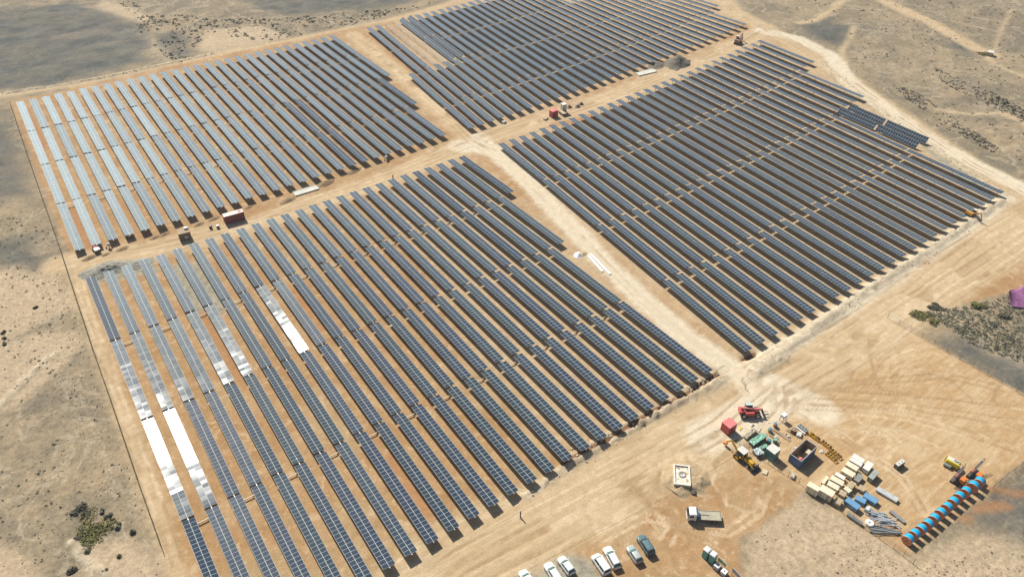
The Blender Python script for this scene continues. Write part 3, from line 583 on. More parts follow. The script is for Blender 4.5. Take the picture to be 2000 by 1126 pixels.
def wheel(root, x, y, r, w, name='wheel', rim=None):
    t = part(root, name, MB().tube((0, -w / 2, 0), (0, w / 2, 0), r, 16), BLACK, loc=(x, y, r), bevel=0.03)
    part(t, 'rim', MB().tube((0, -w / 2 - .012, 0), (0, w / 2 + .012, 0), r * .58, 12), rim or GREYM)
    return t
def rrect(x0, x1, hw, z, rf=0.5, rb=0.35, n=5):
    """rounded plan outline, x1 = front"""
    pts = []
    for cx, cy, a0, r in ((x1 - rf, hw - rf * .8, 0, rf), (x0 + rb, hw - rb * .8, 90, rb), (x0 + rb, -hw + rb * .8, 180, rb), (x1 - rf, -hw + rf * .8, 270, rf)):
        for i in range(n + 1):
            a = R_(a0 + 90 * i / n); pts.append((cx + r * math.cos(a), cy + r * .8 * math.sin(a), z))
    return pts
def car(front, rear, label, paint, kind='hatch', glass=GLASSG, wd=1.78):
    a, b = at(*front, .75), at(*rear, .75); L = (a - b).length; c = (a + b) / 2; c.z = 0; r = thing('parked_car', label, 'car', c, yaw2(b, a), 'cars parked in a loose row')
    hw = wd / 2; f, k = L / 2, -L / 2
    ht = {'hatch': 1.48, 'suv': 1.64, 'van': 1.82, 'estate': 1.5}[kind]; belt = {'hatch': .92, 'suv': 1.02, 'van': 1.08, 'estate': .93}[kind]
    part(r, 'body', MB().loft([rrect(k + .08, f - .1, hw - .08, .22, .55, .3), rrect(k + .01, f - .01, hw - .01, .42, .6, .32), rrect(k, f, hw, .62, .62, .34), rrect(k + .03, f - .12, hw - .02, .78, .6, .34), rrect(k + .05, f - .30, hw - .07, belt - .03, .55, .34), rrect(k + .07, f - .62, hw - .10, belt, .5, .34)]), paint, smooth=True)
    wb = f - {'hatch': 1.02, 'suv': 1.12, 'van': .88, 'estate': 1.2}[kind]; wtp = wb - {'hatch': .78, 'suv': .7, 'van': .62, 'estate': .85}[kind]
    rb_ = k + .10; rt = k + {'hatch': .42, 'suv': .34, 'van': .16, 'estate': .45}[kind]
    part(r, 'windows', MB().loft([rrect(rb_, wb, hw - .11, belt - .01, .4, .22), rrect((rb_ + rt) / 2, (wb + wtp) / 2, hw - .17, (belt + ht) / 2, .32, .22), rrect(rt, wtp, hw - .25, ht - .05, .22, .2)]), glass, smooth=False)
    part(r, 'roof', MB().loft([rrect(rt - .04, wtp + .04, hw - .23, ht - .07, .24, .2), rrect(rt - .03, wtp + .02, hw - .23, ht - .02, .24, .2), rrect(rt + .12, wtp - .12, hw - .34, ht + .02, .2, .2)]), paint, smooth=True)
    for s in (-1, 1):
        m_ = (wtp + rt) / 2
        part(r, 'pillar', MB().tube((wb - .05, s * (hw - .13), belt), (wtp, s * (hw - .25), ht - .04), .045, 6), paint)
        part(r, 'pillar', MB().tube((rb_ + .12, s * (hw - .14), belt), (rt + .05, s * (hw - .26), ht - .04), .075, 6), paint)
        part(r, 'pillar', MB().tube((m_ + .15, s * (hw - .12), belt), (m_ + .1, s * (hw - .24), ht - .05), .05, 6), paint)
    for s in (-1, 1):
        part(r, 'headlight', MB().box((0, 0, 0), (.28, .32, .12)), LENS, loc=(f - .26, s * (hw - .3), .68), bevel=.03)
        part(r, 'tail_light', MB().box((0, 0, 0), (.1, .2, .32)), REDL, loc=(k + .06, s * (hw - .16), .82), bevel=.02)
        part(r, 'mirror', MB().box((0, 0, 0), (.14, .22, .14)), paint, loc=(wb - .25, s * (hw + .06), belt + .05), bevel=.03)
        wheel(r, f - .85, s * (hw - .1), .32, .22); wheel(r, k + .75, s * (hw - .1), .32, .22)
    if kind in ('estate', 'suv'): part(r, 'roof_rails', MB().tube((rt + .2, hw - .36, ht + .05), (wtp - .2, hw - .36, ht + .05), .022, 6).tube((rt + .2, -hw + .36, ht + .05), (wtp - .2, -hw + .36, ht + .05), .022, 6), DGREY)
    return r
car((1018.5, 1112), (1041, 1146), 'white hatchback at the left end of the row, half out of the picture', WHITE, 'hatch')
car((1068, 1097.5), (1096, 1141), 'long white car second from the left, nose towards the panels', WHITE, 'estate')
car((1094, 1086), (1118, 1119), 'small white hatchback third from the left on grey gravel', WHITE, 'hatch', GLASSG, 1.7)
car((1161, 1081), (1187, 1119), 'tall white van with slab sides beside the white estate car', WHITE, 'van', GLASS, 1.86)
car((1184, 1066), (1207, 1108), 'white estate car with dark rear window, right of the white van', WHITE, 'estate')
car((1228.5, 1064), (1250, 1097), 'silver grey hatchback left of the teal estate car', SILV, 'hatch', GLASSG, 1.72)
car((1249.5, 1043.5), (1273, 1081), 'teal grey estate car at the right end of the row', TEALC, 'suv', GLASS, 1.82)

# flatbed lorry
a, b = at(1341, 1004, .9), at(1408, 1007.5, .9); L = (a - b).length; c = (a + b) / 2; c.z = 0
r = thing('flatbed_truck', 'white cabbed recovery truck with empty pale flat bed on the sand', 'truck', c, yaw2(b, a)); f = L / 2
part(r, 'chassis', MB().box((-.2, .35, .62), (L - .8, .14, .22)).box((-.2, -.35, .62), (L - .8, .14, .22)).box((f - 1.9, 0, .6), (.5, 2.0, .5)), DGREY)
cb = part(r, 'cab', MB().loft([rrect(f - 1.75, f, 1.02, .45, .3, .12), rrect(f - 1.75, f + .02, 1.04, .95, .3, .12), rrect(f - 1.75, f - .03, 1.03, 1.35, .3, .12), rrect(f - 1.72, f - .38, .95, 2.15, .25, .12), rrect(f - 1.6, f - .6, .82, 2.24, .2, .12)]), WHITE, smooth=False)
part(cb, 'windscreen', MB().loft([[(f + .005, -.9, 1.36), (f + .005, .9, 1.36), (f - .1, .9, 1.36), (f - .1, -.9, 1.36)], [(f - .31, -.8, 2.08), (f - .31, .8, 2.08), (f - .4, .8, 2.08), (f - .4, -.8, 2.08)]]), GLASS)
for s in (-1, 1):
    part(cb, 'side_window', MB().loft([[(f - 1.2, s * 1.045, 1.38), (f - .3, s * 1.045, 1.38), (f - .3, s * .98, 1.38), (f - 1.2, s * .98, 1.38)], [(f - 1.15, s * .985, 1.95), (f - .52, s * .985, 1.95), (f - .52, s * .9, 1.95), (f - 1.15, s * .9, 1.95)]]), GLASS)
    part(cb, 'mirror', MB().box((0, 0, 0), (.1, .2, .35)), DGREY, loc=(f - .2, s * 1.2, 1.6)); part(cb, 'headlight', MB().box((0, 0, 0), (.06, .3, .16)), LENS, loc=(f, s * .75, .8))
part(r, 'headboard', MB().box((f - 1.98, 0, 1.25), (.16, 2.05, 1.5)).box((f - 2.1, .6, 1.0), (.3, .5, .7)), BLUE)
bd = MB().box((-1.05, 0, .93), (L - 2.3, 2.1, .14))
for s in (-1, 1): bd.box((-1.05, s * 1.03, 1.02), (L - 2.3, .07, .12))
bdo = part(r, 'bed', bd, pm('bed_olive', (0.36, 0.34, 0.25), .6, 0, .2, 1, .3)); part(bdo, 'winch_slot', MB().box((-.25, 0, 1.015), (1.6, .16, .05)), DGREY); part(bdo, 'ramp', MB().box((-f + .3, 0, .9), (.7, 2.05, .1), ry=R_(-8)), GREYM)
for s in (-1, 1): wheel(r, f - .9, s * .9, .42, .26); wheel(r, -f + 1.3, s * .85, .42, .4)
for s in (-1, 1): part(r, 'tail_light', MB().box((0, 0, 0), (.06, .3, .12)), REDL, loc=(-f + .02, s * .8, .78))

# ------------------------------------------------------------------ boxes measured from their roof corners
def shell(name, label, cat, pts, h, wall, roof, group=None, over=0.04, extra=None, rib=False):
    c, yw, L, Wd = quad(pts, h); r = thing(name, label, cat, c, yw, group)
    w = MB().box((0, 0, h / 2), (L, Wd, h - .02))
    if rib:
        n = int(L / .28)
        for i in range(n):
            x = -L / 2 + (i + .5) * L / n
            w.box((x, Wd / 2 + .015, h / 2), (L / n * .5, .05, h - .3)); w.box((x, -Wd / 2 - .015, h / 2), (L / n * .5, .05, h - .3))
        for sx in (-1, 1):
            for sy in (-1, 1): w.box((sx * (L / 2 - .03), sy * (Wd / 2 - .02), h / 2), (.16, .16, h + .01))
    part(r, 'wall', w, wall); part(r, 'roof', MB().box((0, 0, h + .02), (L + over, Wd + over, .06)), roof, bevel=.015)
    if extra: extra(r, L, Wd, h)
    return r
T3 = lambda p: tl(330, 380, 9.965, p); T1 = lambda p: tl(1390, 780, 12.5, p); T2 = lambda p: tl(1400, 850, 12.5, p); T4 = lambda p: tl(1560, 870, 9.965, p); T5 = lambda p: tl(1600, 950, 9.965, p); T6 = lambda p: tl(1740, 870, 9.965, p)
def door_end(r, L, Wd, h):
    d = part(r, 'door', MB().box((L / 2 + .02, -Wd / 4, h / 2), (.05, Wd / 2 - .1, h - .35)).box((L / 2 + .02, Wd / 4, h / 2), (.05, Wd / 2 - .1, h - .35)), MAROON)
    part(d, 'lock_bar', MB().tube((L / 2 + .07, -Wd / 5, .3), (L / 2 + .07, -Wd / 5, h - .3), .025, 6).tube((L / 2 + .07, Wd / 5, .3), (L / 2 + .07, Wd / 5, h - .3), .025, 6), GREYM)
def ringtop(r, L, Wd, h):
    door_end(r, L, Wd, h); part(r, 'roof_ring', MB().ring((L / 2 - 1.0, 0, h + .1), (0, 0, 1), .42, .3, .1), MAROON)
shell('shipping_container', 'long red shipping container with whitish roof beside the crossing road', 'container', T3([(1035, 380), (1415, 275), (1450, 335), (1070, 440)]), 2.55, MAROON, pm('pinkish_roof', (0.72, 0.52, 0.47), .6, 0, .1, .6, .2), None, .04, ringtop, True)
def cabin_bits(r, L, Wd, h):
    part(r, 'door', MB().box((0, -Wd / 2 - .02, 1.0), (.85, .05, 1.95)), MAROON); part(r, 'window', MB().box((L / 2 + .02, 0, 1.5), (.05, .9, .7)), GLASS)
shell('site_cabin', 'small cubic red cabin with pink roof at the yard corner', 'cabin', T1([(255, 545), (435, 430), (630, 580), (440, 710)]), 2.3, RED, PINK, None, .06, cabin_bits)
def gen_bits(r, L, Wd, h):
    part(r, 'louvre', MB().box((0, -Wd / 2 - .02, 1.2), (L * .6, .05, 1.0)), MAROON); part(r, 'exhaust', MB().tube((L / 4, 0, h), (L / 4, 0, h + .5), .08, 8), DGREY)
shell('site_cabin', 'red cabin with paler red roof standing on the crossing dirt road', 'cabin', tl(1040, 170, 14.07, [(490, 625), (640, 580), (695, 640), (520, 700)]), 2.4, RED, PINK, None, .05, gen_bits)
shell('water_tower', 'white tank box on a timber stack beside the red road cabin', 'tank', tl(1040, 170, 14.07, [(805, 440), (905, 420), (930, 480), (810, 500)]), 3.2, SILV, WHITE)
shell('pallet_stack', 'brown pallet stack in front of the white tank box', 'pallets', tl(1040, 170, 14.07, [(770, 640), (900, 610), (940, 720), (790, 760)]), 1.0, BROWN, TIMD)
def teal_bits(r, L, Wd, h):
    part(r, 'door', MB().box((-L / 4, -Wd / 2 - .02, 1.0), (.85, .05, 1.95)), pm('teal_door', (.05, .22, .21), .5)); part(r, 'window', MB().box((L / 4, -Wd / 2 - .02, 1.5), (.9, .05, .7)), GLASS)
shell('site_cabin', 'teal site cabin with flat white roof beside the blue skip', 'cabin', T2([(1200, 320), (1350, 180), (1570, 345), (1415, 445)]), 2.5, TEAL, OFFW, None, .06, teal_bits)
def brown_bits(r, L, Wd, h):
    part(r, 'hatch', MB().box((.3, -Wd / 2 - .03, .9), (.9, .06, .7)), OFFW); part(r, 'air_unit', MB().box((L / 2 - .7, Wd / 2 - .5, h + .3), (1.1, .8, .5)), OFFW, bevel=.05)
shell('equipment_kiosk', 'brown equipment kiosk with white unit on its roof by the crossing road', 'kiosk', T3([(140, 690), (385, 640), (400, 720), (190, 785)]), 2.3, BROWN, pm('dusty_roof', (0.33, 0.255, 0.16), .85), None, .06, brown_bits)
# blue skip
c, yw, L, Wd = quad(tl(1520, 820, 12.5, [(265, 840), (695, 455), (940, 650), (590, 990)]), 2.3); r = thing('open_skip', 'blue open-topped skip container with crates and rubble inside', 'skip', c, yw)
w = MB()
for s in (-1, 1): w.box((0, s * (Wd / 2 - .04), 1.2), (L, .08, 2.2)); w.box((s * (L / 2 - .04), 0, 1.2), (.08, Wd - .16, 2.2))
w.box((0, 0, .12), (L - .16, Wd - .16, .1))
for i in range(7):
    for s in (-1, 1): w.box((-L / 2 + (i + .5) * L / 7, s * (Wd / 2 + .03), 1.1), (.12, .08, 1.9))
part(r, 'wall', w, BLUE)
ln = MB()
for s in (-1, 1): ln.box((0, s * (Wd / 2 - .1), 1.22), (L - .2, .03, 2.1)); ln.box((s * (L / 2 - .1), 0, 1.22), (.03, Wd - .24, 2.1))
ln.box((0, 0, .19), (L - .24, Wd - .24, .03)); part(r, 'lining', ln, pm('rusty_lining', (0.33, 0.25, 0.175), .85, 0, .3, 1, .3))
rm = MB()
for s in (-1, 1): rm.box((0, s * (Wd / 2 - .02), 2.33), (L + .1, .14, .08)); rm.box((s * (L / 2 - .02), 0, 2.34), (.14, Wd - .1, .08))
part(r, 'rim', rm, pm('rim_dusty', (0.35, 0.34, 0.32), .6))
sk = (c, yw, L, Wd)
def inside(dx, dy, z): return c + Matrix.Rotation(yw, 3, 'Z') @ Vector((dx, dy, 0)) + Vector((0, 0, z))
def crate_at(p, yw, s, mat, name, label, cat):
    r = thing(name, label, cat, p, yw); part(r, 'box', MB().box((0, 0, s[2] / 2), s), mat, bevel=.03)
    m = MB()
    for i in (-.35, 0, .35): m.box((s[0] * i, 0, s[2] + .02), (.12, s[1] + .04, .04))
    part(r, 'batten', m, TIMD); return r
crate_at(inside(L * .27, -Wd * .16, .17), yw, (1.2, 1.0, .9), TIMB, 'crate', 'pale square crate inside the blue skip', 'crate')
crate_at(inside(-L * .12, Wd * .12, .17), yw + .3, (1.0, .8, .35), TIMD, 'crate', 'low brown crate lying in the middle of the blue skip', 'crate')
r = thing('barrel', 'orange drum standing at the near corner inside the blue skip', 'barrel', inside(-L * .36, -Wd * .26, .17), 0); part(r, 'drum', MB().tube((0, 0, 0), (0, 0, 1.9), .38, 16), ORNG, bevel=.03); part(r, 'lid', MB().tube((0, 0, 1.9), (0, 0, 1.95), .33, 16), PINK)
rub = MB()
for i in range(60):
    rub.box((rng.uniform(-L * .45, L * .4), rng.uniform(-Wd * .4, Wd * .4), .2 + rng.random() * .12), (rng.uniform(.15, .5), rng.uniform(.1, .3), rng.uniform(.1, .25)), rng.random() * 3)
o = link('rubble', rub.mesh('rubble', pm('rubble_grey', (0.2, 0.17, 0.13), .9, 0, .3)), None, inside(0, 0, 0)); o.rotation_euler = (0, 0, yw); tag(o, 'loose rubble covering the floor of the blue skip', 'rubble'); o['kind'] = 'stuff'

# stacked timber and crates in the yard
def stack(lab, pts, h, mat=TIMB, planks=5, name='timber_pack', cat='timber', z0=0.0, group='packs stacked in the yard'):
    c, yw, L, Wd = quad(pts, h); L *= 1.05; Wd *= 1.1; r = thing(name, lab, cat, c, yw, group)
    b = MB().box((0, 0, .14 + (h - .2) / 2), (L - .05, Wd - .05, h - .2))
    part(r, 'core', b, mat); t = MB(); p = Wd / planks
    for i in range(planks): t.box((rng.uniform(-.04, .04), -Wd / 2 + (i + .5) * p, h - .03 + rng.uniform(0, .025)), (L, p * .96, .08))
    part(r, 'top_boards', t, mat)
    k = MB()
    for x in (-.36, .36): k.box((L * x, 0, .06), (.1, Wd, .12))
    part(r, 'bearers', k, TIMD)
    s = MB()
    for x in (-.28, .28): s.box((L * x, 0, h / 2), (.05, Wd + .02, h - .15))
    part(r, 'strap', s, DGREY)
    return r
WHT = pm('white_pack', (0.72, 0.69, 0.60), .6, 0, .06, 1, .08)
stack('whitest pack at the far end of the timber row', T4([(1090, 150), (1290, 275), (1240, 330), (1035, 210)]), 1.1, WHT, 2)
stack('white pack second from the far end of the timber row', T4([(1030, 222), (1250, 345), (1200, 395), (985, 270)]), 1.0, WHT, 2)
stack('cream pack third from the far end of the timber row', T4([(965, 300), (1180, 420), (1120, 485), (915, 360)]), 1.0, TIMB, 3)
stack('cream pack standing apart in the middle of the timber row', T4([(890, 408), (1105, 540), (1045, 607), (830, 480)]), 1.1, TIMB, 3)
stack('low cream pack with a loose sheet on top, behind the thin sticks', T4([(745, 512), (920, 610), (870, 655), (695, 555)]), .8, WHT, 2)
stack('broad cream pack right of the loose upright sticks', T4([(660, 578), (890, 700), (840, 770), (610, 640)]), 1.0, TIMB, 3)
stack('cream pack directly behind the tall ribbed pack', T4([(600, 682), (800, 790), (750, 862), (545, 745)]), 1.0, TIMB, 3)
stack('tall ribbed timber pack at the near end of the row', T4([(470, 762), (740, 905), (620, 980), (400, 842)]), 1.9, TIMB, 6)
stack('tall ribbed timber pack against the wire fence, leftmost', T4([(220, 702), (420, 808), (380, 890), (160, 762)]), 1.9, TIMB, 4)
stack('thin upright bundle of pale sticks between two timber packs', T4([(540, 592), (600, 622), (480, 725), (435, 695)]), .6, TIMB, 5)
stack('square white sheet pack at the right of the timber row', T4([(1345, 290), (1465, 360), (1355, 480), (1245, 420)]), 1.2, WHT, 1, 'sheet_pack', 'pack')
stack('grey green covered pack outermost on the right', T4([(1480, 462), (1558, 520), (1452, 650), (1345, 592)]), 1.2, pm('grey_cover', (0.30, 0.34, 0.30), .5), 2, 'sheet_pack', 'pack')
stack('grey glazed pack beside the square white sheet pack', T4([(1155, 532), (1260, 590), (1172, 710), (1072, 642)]), .8, pm('glaze_grey', (0.25, 0.26, 0.24), .25), 2, 'sheet_pack', 'pack')
stack('tan crate with ragged cover in front of the glazed pack', T4([(1015, 672), (1118, 738), (1040, 830), (945, 770)]), 1.0, TIMD, 3, 'crate', 'crate')
stack('pale tan crate beside the ragged covered crate', T4([(930, 775), (1035, 860), (975, 912), (880, 835)]), .9, TIMB, 3, 'crate', 'crate')
stack('small tan crate standing alone near the blue packs', T4([(1195, 748), (1318, 812), (1262, 880), (1155, 830)]), .8, TIMD, 3, 'crate', 'crate')
stack('olive tan crate left of the blue packs', T4([(830, 852), (940, 912), (888, 990), (770, 920)]), 1.0, TIMD, 3, 'crate', 'crate')
stack('weathered lumber heap on the fence line below the olive crate', T4([(740, 982), (868, 1060), (800, 1150), (690, 1085)]), 1.0, TIMD, 6, 'crate', 'crate')
stack('long blue wrapped pack nearest the wire fence', T5([(570, 192), (800, 360), (740, 440), (505, 272)]), 1.1, SKYB, 1, 'wrapped_pack', 'pack')
stack('shorter blue wrapped pack in the middle of the three', T5([(740, 160), (930, 242), (870, 325), (690, 225)]), .9, SKYB, 1, 'wrapped_pack', 'pack')
stack('long blue wrapped pack at the right of the three', T5([(920, 105), (1160, 250), (1092, 322), (850, 180)]), .9, SKYB, 1, 'wrapped_pack', 'pack')
stack('long pale grey bundle of tubes right of the blue packs', T4([(1560, 800), (1945, 1020), (1900, 1085), (1510, 850)]), .6, pm('pale_tube', (0.50, 0.54, 0.54), .35, .1), 6, 'tube_bundle', 'tubes')
stack('thin grey bundle of bars lying on open sand', T5([(1400, 440), (1680, 660), (1640, 690), (1370, 480)]), .4, GREYM, 4, 'bar_bundle', 'bars')
stack('long grey bundle of purlins along the wire fence', T5([(580, 500), (850, 680), (815, 720), (550, 530)]), .7, GREYM, 4, 'bar_bundle', 'bars')

# heap of loose galvanised beams
r = thing('beam_heap', 'tangled heap of galvanised beams near the cable drums', 'beams', at(1724, 1016)); bmx = MB(); ctr = at(1724, 1016)
for i in range(34):
    x, y = rng.uniform(1708, 1738), 0; t = (x - 1708) / 30; y = 1003 + t * 22 + rng.uniform(-5, 5); p = at(x, y) - ctr; a = R_(-52 + rng.gauss(0, 22))
    l = rng.uniform(2.2, 4.5); z = rng.uniform(.1, .7); bmx.box((p.x, p.y, z), (l, .12, .10), a, 0, rng.uniform(-.1, .1))
part(r, 'beams', bmx, pm('zinc', (0.52, 0.56, 0.58), .35, .3, .12, 2, .1))
r = thing('beam_stack', 'flat dark grey stack of beams fanning out below the tangled heap', 'beams', at(1728, 1037)); bmx = MB(); ctr = at(1728, 1037)
for i in range(16):
    p = at(1728 + rng.uniform(-3, 3), 1031 + i * .75) - ctr; bmx.box((p.x, p.y, .1 + rng.random() * .35), (5.2, .11, .12), R_(-22 + i * 1.0 + rng.gauss(0, 1.5)) + yaw2(at(1708, 1036), at(1746, 1044)) + R_(18))
part(r, 'beams', bmx, GREYM)
r = thing('coil', 'white coil of pipe lying flat by the wire fence', 'coil', at(1697, 1023)); part(r, 'coil', MB().ring((0, 0, .3), (0, 0, 1), .78, .22, .6, 24), WHITE, bevel=.06); part(r, 'core', MB().tube((0, 0, 0), (0, 0, .5), .2, 12), GREYM)
c, yw, L, Wd = quad(T5([(935, 360), (1025, 410), (965, 470), (890, 415)]), .9); r = thing('foil_box', 'small silver foil covered box beside the beam heap', 'box', c, yw); part(r, 'box', MB().box((0, 0, .45), (L, Wd, .9)), SFILM, bevel=.08); part(r, 'flap', MB().box((0, 0, .95), (L * .5, Wd * 1.1, .05), 0, 0, .2), WHITE)

# cable drums
for i, (px, py) in enumerate([(1770.5, 1058), (1783, 1048.5), (1796, 1039), (1809, 1029), (1821.5, 1018.5), (1834, 1007.5), (1846.5, 996.5), (1858.5, 986), (1870, 975.5), (1883, 966), (1897, 956), (1909, 946.5)]):
    ya = yaw2(at(1770, 1058), at(1909, 946.5)) + R_(6 + rng.uniform(-3, 3)); rad = 1.12 if i == 10 else 1.0
    lab = ['blue cable drum at the near end of the row'] + ['blue cable drum, %s from the near end of the row' % w for w in ('second', 'third', 'fourth', 'fifth', 'sixth', 'seventh', 'eighth', 'ninth', 'tenth')] + ['biggest blue cable drum, second from the drilling rigs', 'blue cable drum at the far end beside the drilling rigs']
    r = thing('cable_drum', lab[i], 'cable drum', at(px, py), ya, 'cable drums in a row')
    part(r, 'cable_wrap', MB().tube((-.52, 0, rad), (.52, 0, rad), rad * .93, 28, cap=False), CYAN, smooth=True)
    for s in (-1, 1): part(r, 'flange', MB().tube((s * .58 - .05, 0, rad), (s * .58 + .05, 0, rad), rad, 28), TERRA); 
    part(r, 'hub', MB().tube((-.66, 0, rad), (.66, 0, rad), .16, 12), DGREY)

# wire fence round the yard
def fence(label, pts, h, step, mat, net=False, wires=4):
    P = [at(*p) for p in pts]; r = thing('wire_fence' if not net else 'net_fence', label, 'fence', P[0]); o = P[0]; m = MB(); n = 0; acc = 0
    for a, b in zip(P[:-1], P[1:]):
        d = b - a; l = d.length; k = max(1, round(l / step))
        for i in range(k):
            if n < 100: part(r, 'post', POSTM if False else MB().tube((0, 0, 0), (0, 0, h), .04 if not net else .09, 6), mat, loc=(a + d * i / k) - o); n += 1
        y = math.atan2(d.y, d.x); c = (a + b) / 2 - o
        if net: m.box((c.x, c.y, h / 2), (l, .12, h - .1), y)  # solid dark slab, thickened to include the shadow line at the fence foot
        else:
            for q in range(wires): m.box((c.x, c.y, h * (q + 1) / (wires + .3)), (l, .025, .025), y)
    part(r, 'post', MB().tube((0, 0, 0), (0, 0, h), .05, 6), mat, loc=P[-1] - o); part(r, 'netting' if net else 'wires', m, NET if net else WIRE); return r
fence('netting fence along the left edge of the solar field, darkened for its shadow', [(22, 208), (52, 298), (88, 402), (121, 496), (153, 595), (185, 692), (215, 777), (244, 862), (272, 945), (297, 1015), (317, 1072)], 1.9, 3.2, NET, True)
fence('wire fence between the storage yard and the rough ground below', [(1408, 838), (1426, 854), (1462, 880), (1500, 904), (1560, 942), (1640, 996), (1690, 1031), (1745, 1070), (1783, 1100)], 1.6, 2.6, WIRE)
fence('thin wire fence between the open yard and the scrub', [(1733, 621), (1800, 659), (1900, 715), (2015, 781)], 1.6, 3.0, WIRE)
fence('short green wire fence beside the drilling rigs', [(2010, 898), (1965, 931), (1927, 964)], 1.5, 2.6, pm('green_wire', (0.09, 0.11, 0.07), .8))
fence('low wire fence along the spoil bank below the front block', [(1460, 735), (1448, 745), (1455, 760)], 1.5, 2.0, WIRE)

# ------------------------------------------------------------------ machines
def tracks(r, L, w, gap, h=.75):
    for s in (-1, 1):
        prof = [(L / 2 - h * .15, 0), (L / 2, h * .35), (L / 2 - h * .1, h * .85), (L / 2 - h * .35, h), (-L / 2 + h * .35, h), (-L / 2 + h * .1, h * .85), (-L / 2, h * .35), (-L / 2 + h * .15, 0)]
        m = MB().prism(prof, s * gap - w / 2, s * gap + w / 2)
        for i in range(int(L / .25)): m.box((-L / 2 + .3 + i * .25, s * gap, h + .01), (.1, w + .04, .04))
        part(r, 'track', m, BLACK)
def backhoe():
    a, b = at(1477, 920, .5), at(1434, 884, .5); y = yaw2(b, a); o = (at(1462, 908) + at(1441, 890)) / 2
    r = thing('backhoe_loader', 'yellow backhoe loader with white cab roof beside the wire fence', 'backhoe', o, y)
    part(r, 'hood', MB().loft([rrect(.3, 2.5, .48, .85, .2, .1), rrect(.3, 2.5, .5, 1.25, .25, .1), rrect(.3, 2.35, .42, 1.62, .25, .1)]), YEL); part(r, 'chassis', MB().box((.2, 0, .75), (4.3, .75, .45)), DGREY)
    part(r, 'exhaust', MB().tube((1.5, .2, 1.6), (1.5, .2, 2.3), .05, 8), BLACK); part(r, 'fender', MB().box((-.75, .85, 1.35), (1.3, .35, .1)).box((-.75, -.85, 1.35), (1.3, .35, .1)), YEL)
    cb = part(r, 'cab', MB().box((-.65, 0, 1.75), (1.75, 1.5, 1.5), taper=.9), GLASS, bevel=.05); part(cb, 'cab_roof', MB().box((-.65, 0, 2.58), (1.9, 1.6, .16)), OFFW, bevel=.06)
    for sx in (-1, 1):
        for sy in (-1, 1): part(cb, 'cab_pillar', MB().tube((-.65 + sx * .86, sy * .73, 1.0), (-.65 + sx * .78, sy * .68, 2.55), .06, 6), YEL)
    for s in (-1, 1): wheel(r, -.95, s * .88, .78, .48, 'wheel', YEL); wheel(r, 1.75, s * .82, .48, .36, 'wheel', OFFW)
    for s in (-1, 1): part(r, 'loader_arm', MB().box((1.9, s * .62, 1.15), (2.5, .14, .24), 0, 0, R_(20)), YEL)
    part(r, 'front_bucket', MB().prism([(2.75, .12), (3.7, .1), (3.75, .2), (3.0, .35), (2.95, .95), (2.78, 1.0)], -1.15, 1.15), DGREY)
    bm_ = part(r, 'boom', MB().box((-2.55, 0, 1.9), (2.6, .28, .35), 0, 0, R_(38)), YEL); part(bm_, 'dipper', MB().box((-4.2, 0, 2.1), (2.0, .22, .3), 0, 0, R_(-50)), YEL)
    part(r, 'rear_bucket', MB().prism([(-5.3, .9), (-4.5, 1.2), (-4.45, .75), (-4.9, .35), (-5.3, .5)], -.32, .32), ORNG)
    for s in (-1, 1): part(r, 'stabiliser', MB().box((-1.85, s * .95, .55), (.22, .2, 1.1)).box((-1.85, s * .98, .04), (.4, .4, .08)), YEL)
    part(r, 'number_plate', MB().box((-1.62, 0, 1.2), (.03, .5, .12)), OFFW)
backhoe()
def telehandler():
    a, b = at(1488, 806, .5), at(1441, 806, .5); y = yaw2(b, a); o = (a + b) / 2; o.z = 0
    r = thing('telehandler', 'red telehandler with dark cab and four big tyres near the yard entrance', 'telehandler', o, y); k = 1.0
    part(r, 'chassis', MB().box((-.2, 0, .85), (4.4, 1.0, .55)), MAROON, bevel=.06); part(r, 'engine_cover', MB().box((-.3, -.8, 1.2), (2.0, .75, .75)), RED, bevel=.12)
    part(r, 'rear_body', MB().box((-2.1, 0, 1.25), (.9, 1.7, .8)), RED, bevel=.12)
    bo = part(r, 'boom', MB().box((.1, .05, 1.85), (4.6, .42, .45), 0, 0, R_(5)), pm('boom_pink', (0.58, 0.19, 0.17), .5)); part(bo, 'boom_head', MB().box((2.5, .05, 1.3), (.4, .4, 1.2), 0, 0, R_(-20)), DGREY)
    cb = part(r, 'cab', MB().box((-.3, .78, 1.7), (1.6, .85, 1.5), taper=.88), GLASS, bevel=.06); part(cb, 'cab_roof', MB().box((-.3, .78, 2.5), (1.5, .85, .1)), pm('roof_pale_teal', (0.42, 0.52, 0.50), .4), bevel=.04)
    for x in (-1.55, 1.45):
        for s in (-1, 1): wheel(r, x, s * 1.0, .62, .44, 'wheel', OFFW)
    part(r, 'fork_carriage', MB().box((2.75, .05, .75), (.15, 1.3, .7)), DGREY)
    for s in (-1, 1): part(r, 'fork', MB().box((3.4, .05 + s * .45, .42), (1.25, .13, .07)), DGREY)
telehandler()
